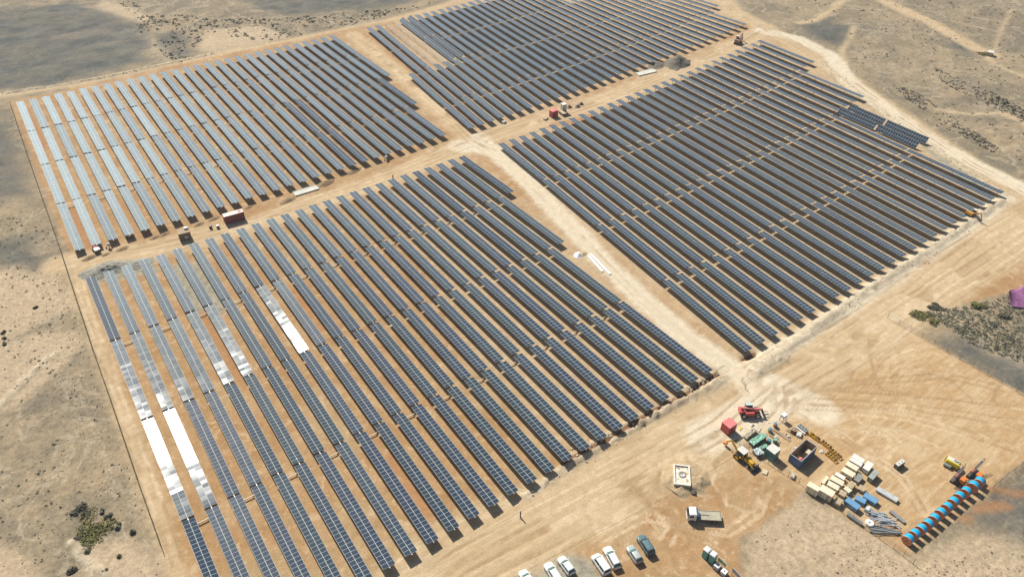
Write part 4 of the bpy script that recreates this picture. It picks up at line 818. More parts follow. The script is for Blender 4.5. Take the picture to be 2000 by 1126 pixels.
def rig(px, py, tip, lab, mast_len):
    o = at(px, py); t = at(*tip, 1.5); y = yaw2(o, t); r = thing('drilling_rig', lab, 'drilling rig', o, y, 'drilling rigs by the cable drums')
    tracks(r, 2.8, .38, .62, .65); part(r, 'deck', MB().box((0, 0, .85), (2.5, 1.2, .3)), DGREY, bevel=.04)
    part(r, 'engine', MB().box((-.2, -.95, 1.25), (1.3, 1.0, 1.0)), ORNG, bevel=.14); part(r, 'control_box', MB().box((-1.0, .3, 1.25), (.5, .6, .6)), GREYM, bevel=.03)
    m = MB()
    for sy in (-.18, .18):
        for sz in (-.16, .16): m.tube((-2.1, .35 + sy, 1.25 + sz), (mast_len, .35 + sy, 2.2 + sz), .045, 6)
    for i in range(14):
        x = -2.0 + i * (mast_len + 1.9) / 14; z = 1.25 + (x + 2.1) / (mast_len + 2.1) * .95; m.box((x, .35, z), (.08, .46, .42))
    mo = part(r, 'mast', m, pm('mast_grey', (0.30, 0.28, 0.26), .5, .2)); part(mo, 'hammer', MB().box((-.6, .35, 1.75), (1.1, .4, .5)), pm('rig_red', (.42, .13, .09), .5), bevel=.04); part(mo, 'hook', MB().ring((mast_len + .25, .35, 2.25), (0, 1, 0), .28, .2, .08, 14), DGREY)
    part(r, 'hydraulic_arm', MB().tube((.8, .35, .95), (1.8, .35, 1.7), .09, 8), DGREY); part(r, 'hose', MB().tube((-.2, -.3, 1.4), (-1.6, .2, 1.6), .05, 6).tube((-.2, -.3, 1.4), (.4, .3, 1.8), .05, 6), BLACK)
rig(1868, 938, (1892, 908), 'drilling rig with orange engine nearer the open sand', 2.6)
rig(1900, 929, (1925, 902), 'drilling rig with longest mast behind the last blue drum', 3.3)
def compressor():
    c, yw, L, Wd = quad(T6([(1100, 170), (1400, 315), (1335, 395), (1090, 250)]), 1.6); c2 = c
    r = thing('compressor', 'yellow towable compressor with white top and round vents beside the rigs', 'compressor', c, yw)
    part(r, 'canopy', MB().loft([rrect(-L / 2, L / 2, .7, .55, .2, .2), rrect(-L / 2, L / 2, .78, 1.0, .25, .25), rrect(-L / 2 + .1, L / 2 - .1, .66, 1.5, .25, .25)]), LEMON)
    tp = part(r, 'top_panel', MB().box((0, .08, 1.54), (L - .5, .95, .06)), OFFW, bevel=.02)
    for x in (.35, .95): part(tp, 'vent', MB().ring((x, .05, 1.6), (0, 0, 1), .3, .18, .08, 18), DGREY)
    part(r, 'radiator', MB().box((-L / 2 - .04, 0, 1.0), (.1, 1.1, .75)), BLACK)
    for s in (-1, 1): wheel(r, 0, s * .72, .34, .22)
    part(r, 'drawbar', MB().tube((L / 2, 0, .5), (L / 2 + 1.1, 0, .4), .06, 8), DGREY); part(r, 'air_tank', MB().tube((-L / 2 + .1, -1.05, .45), (-L / 2 + 1.5, -1.05, .45), .35, 14), GREYM, smooth=False)
compressor()
def excavator(px, py, tip, lab, col, k=1.0):
    o = at(px, py); y = yaw2(o, at(*tip)); r = thing('excavator', lab, 'excavator', o, y)
    tracks(r, 2.9 * k, .42 * k, .82 * k, .6 * k); part(r, 'house', MB().box((-.45 * k, 0, 1.15 * k), (2.1 * k, 1.8 * k, .9 * k)), col, bevel=.12 * k); part(r, 'turntable', MB().tube((0, 0, .5 * k), (0, 0, .72 * k), .55 * k, 14), DGREY)
    cb = part(r, 'cab', MB().box((.3 * k, .5 * k, 1.75 * k), (1.1 * k, .8 * k, 1.3 * k), taper=.9), GLASS, bevel=.05); part(cb, 'cab_roof', MB().box((.3 * k, .5 * k, 2.44 * k), (1.1 * k, .82 * k, .08)), OFFW)
    bm_ = part(r, 'boom', MB().box((1.55 * k, -.2 * k, 2.1 * k), (2.4 * k, .26 * k, .36 * k), 0, 0, R_(-32)), col); part(bm_, 'stick', MB().box((2.95 * k, -.2 * k, 1.95 * k), (.26 * k, .2 * k, 1.9 * k), 0, 0, R_(-18)), col)
    part(r, 'bucket', MB().prism([(2.6 * k, .6 * k), (3.3 * k, 1.1 * k), (3.4 * k, .7 * k), (3.0 * k, .25 * k)], -.5 * k, .1 * k), DGREY)
excavator(1896, 423, (1908, 430), 'small orange yellow excavator at the row ends of the right block', pm('exc_orange', (0.50, 0.25, 0.03), .5), 1.0)
excavator(1441, 85, (1449, 78), 'brown excavator on the crossing road beside the distant rows', pm('exc_brown', (0.25, 0.12, 0.08), .6), 1.25)
def dumper():
    o = at(188.5, 490); r = thing('dumper', 'small red dumper in the shadow of the second row', 'dumper', o, yaw2(o, at(196, 497)))
    part(r, 'body', MB().box((-.3, 0, .9), (1.3, 1.1, .7)), RED, bevel=.08); part(r, 'hood', MB().box((-.75, 0, 1.3), (.6, .9, .3)), PINK, bevel=.06)
    part(r, 'bucket', MB().loft([[(.4, -.5, .6), (1.2, -.5, .6), (1.2, .5, .6), (.4, .5, .6)], [(.2, -.75, 1.25), (1.6, -.75, 1.2), (1.6, .75, 1.2), (.2, .75, 1.25)]]), OFFW)
    for x in (-.7, .7):
        for s in (-1, 1): wheel(r, x, s * .62, .38, .26)
    part(r, 'roll_bar', MB().tube((-.2, -.5, 1.2), (-.2, -.5, 2.1), .04, 6).tube((-.2, .5, 1.2), (-.2, .5, 2.1), .04, 6).tube((-.2, -.5, 2.1), (-.2, .5, 2.1), .04, 6), RED)
dumper()
def mixer(px, py, lab):
    o = at(px, py); r = thing('cement_mixer', lab, 'mixer', o, .6, 'cement mixers along the crossing road')
    part(r, 'drum', MB().tube((-.35, 0, 1.0), (.1, 0, 1.2), .42, 14, .55).tube((.1, 0, 1.2), (.5, 0, 1.38), .55, 14, .25, ), OFFW); part(r, 'mouth', MB().tube((.5, 0, 1.385), (.52, 0, 1.395), .22, 12), BLACK)
    part(r, 'frame', MB().tube((-.5, -.5, 0), (0, -.5, 1.1), .05, 6).tube((.5, -.5, 0), (0, -.5, 1.1), .05, 6).tube((-.5, .5, 0), (0, .5, 1.1), .05, 6).tube((.5, .5, 0), (0, .5, 1.1), .05, 6), DGREY)
    for s in (-1, 1): wheel(r, -.5, s * .56, .24, .1)
mixer(214, 484, 'pale cement mixer between the second and third rows'); mixer(254, 465, 'grey cement mixer in the shadow of the fourth row'); mixer(755, 313, 'white cement mixer at the foot of the far left block')

# ------------------------------------------------------------------ small site furniture
def toilet(px, py, lab):
    y = yaw2(at(1376, 1066), at(1398, 1083)); o = at(px, py); r = thing('portable_toilet', lab, 'toilet', o, y, 'pair of portable toilets')
    part(r, 'cabin', MB().box((0, 0, 1.08), (1.08, 1.08, 2.1)), pm('toilet_teal', (.045, .30, .28), .45, 0, .1, 1, .12), bevel=.04); part(r, 'roof', MB().loft([rrect(-.58, .58, .58, 2.14, .1, .1), rrect(-.56, .56, .56, 2.3, .1, .1), rrect(-.4, .4, .4, 2.4, .1, .1)]), WHITE, smooth=True)
    d = part(r, 'door', MB().box((0, -.56, 1.05), (.75, .05, 1.9)), pm('toilet_door', (.06, .36, .33), .45), bevel=.01); part(d, 'handle', MB().box((.28, -.6, 1.05), (.06, .05, .2)), OFFW); part(r, 'vent_band', MB().box((0, -.565, 1.98), (.95, .03, .14)), pm('vent_blue', (.25, .36, .48), .5))
toilet(1378, 1086, 'teal portable toilet with white roof, left one of the pair'); toilet(1390.5, 1095, 'teal portable toilet with white roof, right one of the pair')
def tote(px, py, lab):
    o = at(px, py); y = yaw2(at(1376, 1066), at(1398, 1083)); r = thing('tank_tote', lab, 'tank', o, y, 'caged tanks beside the toilets')
    part(r, 'bottle', MB().box((0, 0, .62), (1.0, 1.0, .95)), BAGW, bevel=.08); part(r, 'pallet', MB().box((0, 0, .08), (1.05, 1.1, .13)), DGREY); part(r, 'cap', MB().tube((0, 0, 1.09), (0, 0, 1.16), .12, 10), TEALC)
    cg = MB()
    for i in range(6):
        q = -.5 + i * .2
        for s in (-1, 1): cg.box((q, s * .53, .62), (.03, .03, 1.0)).box((s * .53, q, .62), (.03, .03, 1.0))
    for z in (.2, .6, 1.1):
        for s in (-1, 1): cg.box((0, s * .54, z), (1.1, .03, .03)).box((s * .54, 0, z), (.03, 1.1, .03))
    part(r, 'cage', cg, GREYM)
tote(1399.5, 1109, 'white caged tank nearest the portable toilets'); tote(1413, 1121, 'white caged tank between the toilets and the picture edge')
def board(a, b, lab, colour, low):
    A, B = at(*a, 2.3), at(*b, 2.3); A.z = B.z = 0; d = B - A; c = (A + B) / 2; r = thing('notice_board', lab, 'notice board', c, math.atan2(d.y, d.x), 'notice boards behind the toilets'); L = d.length
    p = part(r, 'panel', MB().box((0, 0, 1.75), (L, .06, 1.1)), colour); part(p, 'header', MB().box((0, -.035, 2.15), (L - .06, .03, .28)), OFFW); part(p, 'picture', MB().box((0, -.04, 1.6), (L * .92, .02, .62)), low)
    for s in (-1, 1): part(r, 'post', MB().tube((s * (L / 2 - .15), .07, 0), (s * (L / 2 - .15), .07, 2.3), .05, 8), TIMD)
board((1404, 1086), (1419.5, 1100), 'green and white notice board on posts right of the toilets', pm('board_pale', (.45, .52, .40), .4), pm('board_green', (.21, .34, .12), .4)); board((1432, 1107), (1450, 1126), 'lilac grey notice board on posts at the picture edge', pm('board_lilac', (.40, .40, .48), .4), pm('board_grey', (.32, .36, .44), .4))
r = thing('marker_post', 'single thick brown post leaning at the edge of the wide road', 'post', at(1016, 1010)); part(r, 'shaft', MB().tube((0, 0, -.1), (.15, .1, 1.75), .16, 10, .12), BROWN); part(r, 'footing', MB().tube((0, 0, 0), (0, 0, .12), .3, 12), CONC)
# concrete basin on its mound
def heap(name, lab, cat, px, py, sx, sy, h, mat, yaw=0.0, seed=0, group=None, n=26, rough=.25, flat=0.0, kind=None):
    o = at(px, py); m = MB(); vs = []; fs = []; rr = random.Random(seed)
    for j in range(n + 1):
        for i in range(n + 1):
            u, v = i / n * 2 - 1, j / n * 2 - 1; d = math.hypot(u, v); q = mnoise.noise(Vector((u * 2.3 + seed, v * 2.3, seed * .7))); q2 = mnoise.noise(Vector((u * 7 + seed, v * 7, 3.1)))
            z = max(0, 1 - d * (1 + .25 * q)); z = min(z, 1 - flat) / (1 - flat) if flat else z
            z = z * h * (1 + rough * q2) - .03; vs.append((u * sx, v * sy, z))
    for j in range(n):
        for i in range(n): a = j * (n + 1) + i; fs.append((a, a + 1, a + n + 2, a + n + 1))
    m.add(vs, fs); me = m.mesh(name, mat, smooth=True); ob = link(name, me, None, o, (0, 0, yaw)); tag(ob, lab, cat, group); return ob
def dirt(name, a, b):
    s = Sh(name); n = s.noise(1.4, 5); n2 = s.noise(6, 4); c = s.mix(s.rng(n, .3, .7, 0, 1), a, b); c = s.mix(1.0, c, s.mix(n2, (.75, .75, .75), (1.2, 1.2, 1.2)), 'MULTIPLY'); s.bump(s.math('ADD', n, n2), .8, .15); return s.done(c, .95, 0, .1)
SOILB = dirt('brown_soil', (.20, .135, .075), (.33, .235, .14)); GRAVEL = dirt('grey_gravel', (.20, .19, .155), (.36, .345, .29)); SANDM = dirt('sand_mound', (.36, .27, .16), (.48, .36, .22)); DARKG = dirt('dark_gravel', (.13, .115, .09), (.25, .22, .17)); SLABM = pm('slab', (0.52, 0.52, 0.45), .85, 0, .1, .8, .2)
heap('sand_mound', 'low sandy mound carrying the white concrete basin', 'mound', 1338, 932, 4.6, 5.0, .9, SANDM, .2, 5, None, 34, .3, .55)
c, yw, L, Wd = quad(tl(1300, 890, 7.506, [(120, 112), (380, 135), (345, 432), (118, 402)]), 1.2); r = thing('concrete_basin', 'white-rimmed rectangular concrete basin set in the sandy mound', 'basin', c, yw); w = MB()
for s in (-1, 1): w.box((0, s * (Wd / 2 - .15), .85), (L, .3, .7)); w.box((s * (L / 2 - .15), 0, .85), (.3, Wd - .6, .7))
part(r, 'rim', w, pm('whitewash', (0.66, 0.63, 0.55), .8, 0, .12, 1.5, .2)); part(r, 'floor', MB().box((0, 0, .85), (L - .6, Wd - .6, .12)), pm('basin_floor', (.62, .59, .49), .8, 0, .2, 1.2, .2)); part(r, 'inlet_ring', MB().ring((.1, .2, .97), (0, 0, 1), .75, .5, .14, 20), GREYM)
st = MB(); o = at(1360, 940)
for i in range(80):
    t = rng.random(); p = at(1352 + 12 * (1 - t) + rng.gauss(0, 1.6), 962 - 34 * (1 - t) * 1.0 + rng.gauss(0, 1.5)); q = rng.uniform(.3, .95); st.box((p.x - o.x, p.y - o.y, q * .35), (q, q * .8, q * .7), rng.random() * 3, rng.random(), rng.random(), .7)
ob = link('rock_rubble', st.mesh('rock_rubble', DARKG), None, o); ob['kind'] = 'stuff'; tag(ob, 'rubble along the right flank of the basin mound, darkened for its shadow', 'rubble')  # rubble whose dark tone also paints the deep shadow on this flank
heap('gravel_pile', 'grey gravel pile at the top left corner of the front block', 'gravel pile', 212, 526, 7.5, 3.6, 1.7, GRAVEL, yaw2(at(170, 545), at(280, 515)), 2, None, 34, .35)
r_ = heap('gravel_pile', 'pale grey gravel spread beside the larger gravel pile', 'gravel pile', 268, 516, 5.0, 2.6, .9, GRAVEL, yaw2(at(170, 545), at(280, 515)), 9, None, 26, .35)
heap('spoil_mound', 'big dark spoil mound on the crossing road below the far block', 'mound', 1322, 124, 7.0, 5.0, 3.6, DARKG, .3, 4, None, 28, .2); heap('spoil_mound', 'small loose spoil mound beside the pale slab by the far block', 'mound', 1283, 127, 4.5, 3.5, 1.2, DARKG, .2, 8, None, 24, .5)
nm = ['leftmost, beside the netting fence', 'right of the first heap', 'behind the pale mixer', 'left of the brown kiosk', 'behind the brown kiosk', 'between kiosk and red container', 'just left of the red container', 'right of the red container', 'left of the white slab', 'right of the white slab', 'at the foot of the clean navy rows']
for i, (x, y, sx, sy, h) in enumerate([(176, 503, 2.6, 1.2, .6), (206, 497, 1.4, .9, .4), (239, 486, 2.0, 1.1, .5), (302, 464, 1.7, 1.0, .45), (322, 457, 1.8, 1.0, .5), (389, 438, 1.8, 1.0, .5), (418, 427, 2.0, 1.1, .5), (485, 405, 1.6, .9, .45), (563, 391, 3.0, 1.5, .7), (636, 358, 3.6, 1.8, .9), (690, 334, 3.2, 1.7, .8)]):
    heap('dirt_heap', 'low brown dirt heap on the crossing road, ' + nm[i], 'dirt heap', x, y, sx, sy, h, SOILB, .25, 20 + i, 'dirt heaps along the crossing road', 16, .3)
def slab(lab, pts, h):
    c, yw, L, Wd = quad(pts, h); r = thing('concrete_slab', lab, 'slab', c, yw); part(r, 'deck', MB().box((0, 0, h / 2), (L, Wd, h)), SLABM, bevel=.03); part(r, 'kerb', MB().box((0, Wd / 2 - .1, h + .04), (L, .18, .1)), CONC); return r
slab('pale concrete slab at the foot of the far left block', tl(500, 282, 3.992, [(280, 372), (468, 312), (490, 345), (310, 398)]), .35)
slab('pale concrete slab on the crossing road below the far back block', tl(1000, 0, 3.992, [(965, 565), (1105, 530), (1120, 560), (985, 590)]), .35)
# pipes, bags, small yard clutter
def pipes(lab, a, b, n, w):
    A, B = at(*a), at(*b); d = B - A; r = thing('pipe_bundle', lab, 'pipes', (A + B) / 2, math.atan2(d.y, d.x), 'white pipe bundles beside the pale track')
    for i in range(n): part(r, 'pipe', MB().tube((-d.length / 2, (i - (n - 1) / 2) * w, .16), (d.length / 2, (i - (n - 1) / 2) * w, .16), w * .46, 10), WHITE)
    part(r, 'bearers', MB().box((-d.length * .3, 0, .03), (.1, n * w, .06)).box((d.length * .3, 0, .03), (.1, n * w, .06)), TIMD)
pipes('shorter bundle of white pipes nearer the solar rows', (1149.5, 500), (1177, 531), 3, .26); pipes('longer bundle of white pipes nearer the pale track', (1153, 496), (1192, 536), 3, .26)
heap('bag_heap', 'white heap of bags and sheeting beside the pipe bundles', 'bags', 1130, 498, 1.5, 1.3, 1.0, BAGW, .4, 3, None, 14, .8); heap('sand_heap', 'small pale sand heap behind the white bags', 'sand heap', 1139, 496, 1.5, 1.2, .5, SANDM, .2, 6, None, 14, .3)
def formwork(a, b, lab, rods):
    A, B = at(*a), at(*b); d = B - A; L = d.length; r = thing('steel_formwork', lab, 'formwork', (A + B) / 2, math.atan2(d.y, d.x), 'yellow steel formwork pieces in a line'); m = MB()
    for s in (-1, 1): m.box((0, s * .38, .3), (L, .1, .55))
    for i in range(int(L / .55)): m.box((-L / 2 + .25 + i * .55, 0, .3), (.1, .66, .5))
    part(r, 'frame', m, YEL)
    for i in range(rods): part(r, 'clamp', MB().box((-L / 2 + (i + .5) * L / rods, 0, .62), (.16, .9, .14)), BROWN)
formwork((1580, 847), (1600, 861), 'yellow formwork piece nearest the block with three holes', 2); formwork((1603, 862), (1622, 877), 'yellow formwork piece in the middle of the long line', 4); formwork((1621, 879), (1642, 896), 'yellow formwork piece at the right end of the long line', 4); formwork((1613, 885), (1633, 902), 'yellow formwork piece lying below the long line', 4)
A, B = at(1560, 828, .6), at(1577, 841, .6); r = thing('precast_block', 'grey precast block with three dark round holes', 'block', ((A + B) / 2).xy.to_3d(), yaw2(A, B)); L = (A - B).length
part(r, 'block', MB().box((0, 0, .32), (L, .9, .62)), GREYM, bevel=.03)
for i in (-1, 0, 1): part(r, 'hole', MB().tube((i * L * .3, .05, .6), (i * L * .3, .05, .645), .2, 14), BLACK)
part(r, 'side_board', MB().box((0, -.7, .2), (L * 1.05, .35, .3)), OFFW)
r = thing('light_tower', 'white box on thin legs standing alone on the sand', 'light tower', at(1528.5, 820)); part(r, 'box', MB().box((0, 0, 1.5), (1.2, 1.0, .7)), WHITE, bevel=.08)
for sx in (-1, 1):
    for sy in (-1, 1): part(r, 'leg', MB().tube((sx * .5, sy * .4, 0), (sx * .5, sy * .4, 1.2), .05, 6), DGREY)
c, yw, L, Wd = quad(T6([(95, 355), (235, 260), (275, 290), (130, 390)]), 1.2); r = thing('generator', 'dark green generator box with pale top alone on the sand', 'generator', c, yw); part(r, 'case', MB().box((0, 0, .6), (L, max(Wd, .9), 1.15)), pm('gen_green', (.10, .125, .11), .5), bevel=.04); part(r, 'top', MB().box((0, 0, 1.2), (L * .95, max(Wd, .9) * .9, .08)), OFFW)
for i in (-.2, .2): part(r, 'cap', MB().tube((L * i, 0, 1.23), (L * i, 0, 1.34), .13, 10), GREYM)
def barrel(px, py, lab, body, top):
    o = at(px, py); r = thing('barrel', lab, 'barrel', o, 0, 'barrels and tubs in the yard'); part(r, 'drum', MB().tube((0, 0, 0), (0, 0, .9), .42, 16).ring((0, 0, .45), (0, 0, 1), .45, .41, .06), body); part(r, 'lid', MB().tube((0, 0, .9), (0, 0, .93), .37, 16), top)
BLT = pm('tub_blue', (.03, .25, .40), .35); barrel(1503, 842, 'blue tub with orange side, nearer the green pallets', TIMD, BLT); barrel(1513.5, 832, 'blue tub farthest from the red cabin', TERRA, BLT); barrel(412, 446, 'dark barrel left of the white-topped one by the red container', BLACK, DGREY); barrel(426, 445, 'dark barrel with white lid left of the red container', BROWN, WHITE)
barrel(1501, 864, 'green tub beside the teal cabin, left one', pm('tub_green', (.05, .2, .16), .4), BLT); barrel(1513, 863, 'green tub beside the teal cabin, right one', pm('tub_green2', (.08, .28, .19), .4), FILM)
def filmpack(lab, pts, h, film, seed):
    c, yw, L, Wd = quad(pts, h); r = thing('wrapped_pallet', lab, 'pallet', c, yw, 'wrapped pallets by the teal cabin'); n = 18; vs = []; fs = []
    part(r, 'load', MB().box((0, 0, .12 + (h - .25) / 2), (L * .94, Wd * .92, h - .25)), DGREY); part(r, 'pallet', MB().box((0, 0, .07), (L, Wd, .13)), TIMD)
    for j in range(n + 1):
        for i in range(n + 1):
            u, v = i / n - .5, j / n - .5; e = max(abs(u), abs(v)); vs.append((u * L * 1.04, v * Wd * 1.04, h - (1.2 * (e - .44) * 8 * .25 if e > .44 else 0) + .16 * mnoise.noise(Vector((u * 7 + seed, v * 7, seed)))))
    for j in range(n):
        for i in range(n): a = j * (n + 1) + i; fs.append((a, a + 1, a + n + 2, a + n + 1))
    part(r, 'film', MB().add(vs, fs), film); return r
filmpack('long pallet load under crumpled green film behind the fence', T1([(905, 990), (1240, 790), (1360, 880), (1050, 1110)]), 1.3, FILM, 1); filmpack('low pallet of clear film left of the green one', T1([(760, 890), (1010, 680), (1130, 740), (880, 930)]), .7, pm('tan_film', (.40, .35, .26), .5), 4); filmpack('silver film heap against the teal cabin wall', T2([(870, 330), (1040, 270), (1180, 420), (1000, 480)]), 1.0, SFILM, 7); filmpack('pale green film heap above the teal cabin', T2([(1060, 250), (1210, 180), (1260, 250), (1110, 330)]), .9, FILM, 11); filmpack('lavender film pack in the shade of the red cabin', T1([(500, 910), (600, 850), (660, 900), (560, 985)]), .6, pm('lav_film', (.36, .38, .52), .4), 13)
def bagp(px, py, s, mat, lab):
    o = at(px, py); rr = random.Random(int(px)); r = thing('bag_pile', lab, 'bags', o, rr.random() * 3, 'bags and sacks lying in the yard')
    for q in range(rr.choice((3, 4, 5))):
        m = MB(); a, b, c_ = s * rr.uniform(.35, .7), s * rr.uniform(.25, .45), s * rr.uniform(.16, .34)
        for k in range(2): m.box((rr.uniform(-.06, .06), 0, c_ * (.35 + .35 * k)), (a, b * (1 - .25 * k), c_ * .7), rr.uniform(-.15, .15), rr.uniform(-.12, .12), rr.uniform(-.12, .12), .72)
        part(r, 'bag', m, mat if rr.random() < .7 else SACK, bevel=.03, loc=(rr.uniform(-.45, .45) * s, rr.uniform(-.35, .35) * s, 0), rot=(0, 0, rr.random() * 3))
SACK = pm('dusty_sack', (0.48, 0.42, 0.33), .8, 0, .15, 1.5, .3); DWHITE = pm('dusty_white', (0.62, 0.59, 0.53), .7, 0, .12, 1.5, .3)
bagp(1446.5, 836, .9, LEMON, 'bright yellow bag beside the red yard cabin'); bagp(1469, 833, 1.2, DWHITE, 'white bag heap between the cabin and the telehandler'); bagp(1484, 840, .9, DWHITE, 'small white bag above the green film pallet'); bagp(1397, 842, .7, DWHITE, 'white bag outside the wire fence near the red cabin'); bagp(1515, 853, .9, DWHITE, 'white sack right of the blue tubs'); bagp(1537, 850, 1.0, DWHITE, 'white sack on the brown planks'); bagp(1553, 876, 1.2, OFFW, 'pale sack left of the blue skip'); bagp(1602, 880, 1.0, DWHITE, 'white sack right of the blue skip'); bagp(1502, 825, .5, DWHITE, 'smallest white bag behind the blue tubs')
def planks(a, b, lab, n=4):
    A, B = at(*a), at(*b); d = B - A; r = thing('plank_pile', lab, 'planks', (A + B) / 2, math.atan2(d.y, d.x)); 
    for i in range(n): part(r, 'plank', MB().box((rng.uniform(-.2, .2), (i - n / 2) * .26, .06 + .05 * (i % 2)), (d.length, .22, .05), rng.gauss(0, .05)), TIMD if i % 2 else BROWN)
planks((1512, 838), (1545, 861), 'long brown planks running past the white sack', 3); planks((1505, 848), (1525, 864), 'reddish planks beside the green tubs', 3); planks((1540, 838), (1552, 846), 'short brown planks above the blue skip', 4)
crate_at(at(1560, 849), .5, (1.3, 1.0, .5), WHITE, 'crate', 'low white crate left of the yellow formwork', 'crate'); crate_at(at(1549, 843), .3, (1.1, .9, .9), BROWN, 'crate', 'brown crate beside the low white crate', 'crate'); crate_at(at(1494, 922), .5, (1.2, .9, .25), TIMB, 'crate', 'flat pale pallet in front of the backhoe bucket', 'pallet'); crate_at(at(1548, 930), .5, (1.3, .7, .5), OFFW, 'crate', 'white crate lying on the wire fence line', 'crate')
crate_at(at(1066, 233), .4, (2.0, 1.0, .5), TIMD, 'crate', 'low crate left of the red road cabin', 'crate'); crate_at(at(984, 240), .3, (1.3, 1.0, .7), WHITE, 'crate', 'white crate at the foot of the far back block', 'crate')
for i, (x, y) in enumerate([(1112, 210), (1128, 209), (1135, 204)]): heap('debris_heap', 'small dark debris heap right of the white tank box, ' + ('nearest it', 'middle one', 'farthest')[i], 'debris', x, y, 1.2, 1.0, 1.1, DARKG, 0, 40 + i, 'debris heaps on the crossing road', 12, .5)

# purple tent at the right edge
o = at(1970, 597); r = thing('tent', 'purple cloth tent on poles with guy ropes at the right edge', 'tent', o); Pv = lambda x, y, h: at(x, y, h) - o
ridge = [Pv(1971, 568, 2.6), Pv(1983, 570, 2.0), Pv(2000, 560, 3.2), Pv(2030, 560, 3.0)]; eave = [Pv(1974, 596, .5), Pv(1988, 599, .4), Pv(2004, 600, .5), Pv(2040, 602, .5)]; back = [Pv(1973, 566, 2.4), Pv(1990, 562, 1.2), Pv(2010, 552, 1.0), Pv(2040, 552, 1.0)]
m = MB(); n = 20; vs = []; fs = []
def lerp(L, t): t *= len(L) - 1; i = min(int(t), len(L) - 2); return L[i].lerp(L[i + 1], t - i)
for j in range(n + 1):
    for i in range(n + 1):
        u, v = i / n, j / n; p = lerp(back, u).lerp(lerp(ridge, u), v * 2) if v < .5 else lerp(ridge, u).lerp(lerp(eave, u), v * 2 - 1); p = p + Vector((0, 0, -.22 * math.sin(math.pi * (u * 3 % 1)) * (1 - abs(v * 2 - 1) * .5))); vs.append(p)
for j in range(n):
    for i in range(n): a = j * (n + 1) + i; fs.append((a, a + 1, a + n + 2, a + n + 1))
cl = part(r, 'canvas', m.add(vs, fs), PURP); mo = cl.modifiers.new('thick', 'SOLIDIFY'); mo.thickness = .03
for a, b in (((1970, 593), (1971, 568)), ((1998, 590), (2000, 560)), ((2030, 590), (2030, 560))): part(r, 'pole', MB().tube(Pv(*a, 0), Pv(*b, 2.8 if a[0] < 1990 else 3.3), .06, 8), BROWN)
for a in ((1958, 592), (1961, 586), (1975, 600)): part(r, 'guy_rope', MB().tube(Pv(*a, 0), ridge[0], .035, 6), BROWN)

# worker
def person(px, py, lab, yaw):
    o = at(px, py); bm = bmesh.new(); pts = {'pel': (0, 0, .95), 'che': (0, 0, 1.3), 'nec': (0, 0, 1.5), 'hea': (0, .02, 1.62), 'top': (0, .02, 1.76), 'hL': (.1, 0, .9), 'kL': (.13, .05, .5), 'fL': (.13, 0, .06), 'tL': (.14, .18, .04), 'hR': (-.1, 0, .9), 'kR': (-.13, .12, .5), 'fR': (-.14, -.05, .06), 'tR': (-.15, .12, .04),
            'sL': (.2, 0, 1.42), 'eL': (.28, 0, 1.15), 'wL': (.27, .14, .92), 'sR': (-.2, 0, 1.42), 'eR': (-.28, 0, 1.15), 'wR': (-.27, .12, .92)}
    rad = {'pel': .15, 'che': .17, 'nec': .065, 'hea': .1, 'top': .08, 'hL': .09, 'kL': .065, 'fL': .05, 'tL': .04, 'hR': .09, 'kR': .065, 'fR': .05, 'tR': .04, 'sL': .075, 'eL': .055, 'wL': .04, 'sR': .075, 'eR': .055, 'wR': .04}
    V = {k: bm.verts.new(v) for k, v in pts.items()}
    for a, b in (('pel', 'che'), ('che', 'nec'), ('nec', 'hea'), ('hea', 'top'), ('pel', 'hL'), ('hL', 'kL'), ('kL', 'fL'), ('fL', 'tL'), ('pel', 'hR'), ('hR', 'kR'), ('kR', 'fR'), ('fR', 'tR'), ('che', 'sL'), ('sL', 'eL'), ('eL', 'wL'), ('che', 'sR'), ('sR', 'eR'), ('eR', 'wR')): bm.edges.new((V[a], V[b]))
    for s, w in ((1, 'wL'), (-1, 'wR')):
        wv = pts[w]
        for q, l in enumerate((.085, .1, .105, .095, .07)):
            a = bm.verts.new((wv[0] + s * (.0 if q < 4 else .03), wv[1] + .02 + (q - 1.5) * .018, wv[2] - .06)); b = bm.verts.new((a.co.x, a.co.y + .02, a.co.z - l)); bm.edges.new((V[w], a)); bm.edges.new((a, b))
    me = bpy.data.meshes.new('person'); bm.to_mesh(me); order = list(pts); bm.free(); ob = link('person', me, None, o, (0, 0, yaw)); me.materials.append(ORNG)
    sk_ = ob.modifiers.new('skin', 'SKIN'); sk_.use_smooth_shade = True
    for i, v in enumerate(me.skin_vertices[0].data):
        q = rad[order[i]] if i < len(order) else .012; v.radius = (q, q)
    me.skin_vertices[0].data[0].use_root = True; ob.modifiers.new('sub', 'SUBSURF').levels = 1; tag(ob, lab, 'person')
    hm = MB().loft([[(.13 * math.cos(a), .02 + .15 * math.sin(a), z) for a in [i * math.pi / 6 for i in range(12)]] for z in (1.68, 1.74)] + [[(.07 * math.cos(a), .02 + .08 * math.sin(a), 1.81) for a in [i * math.pi / 6 for i in range(12)]]]); part(ob, 'hard_hat', hm, WHITE, smooth=True)
    part(ob, 'trousers', MB().tube((.1, 0, .92), (.13, .05, .5), .1, 10, .085).tube((.13, .05, .5), (.13, 0, .12), .085, 10, .075).tube((-.1, 0, .92), (-.13, .12, .5), .1, 10, .085).tube((-.13, .12, .5), (-.14, -.05, .12), .085, 10, .075), DGREY)
person(768, 350, 'person in orange work clothes and white hard hat by the crossing road', .5)

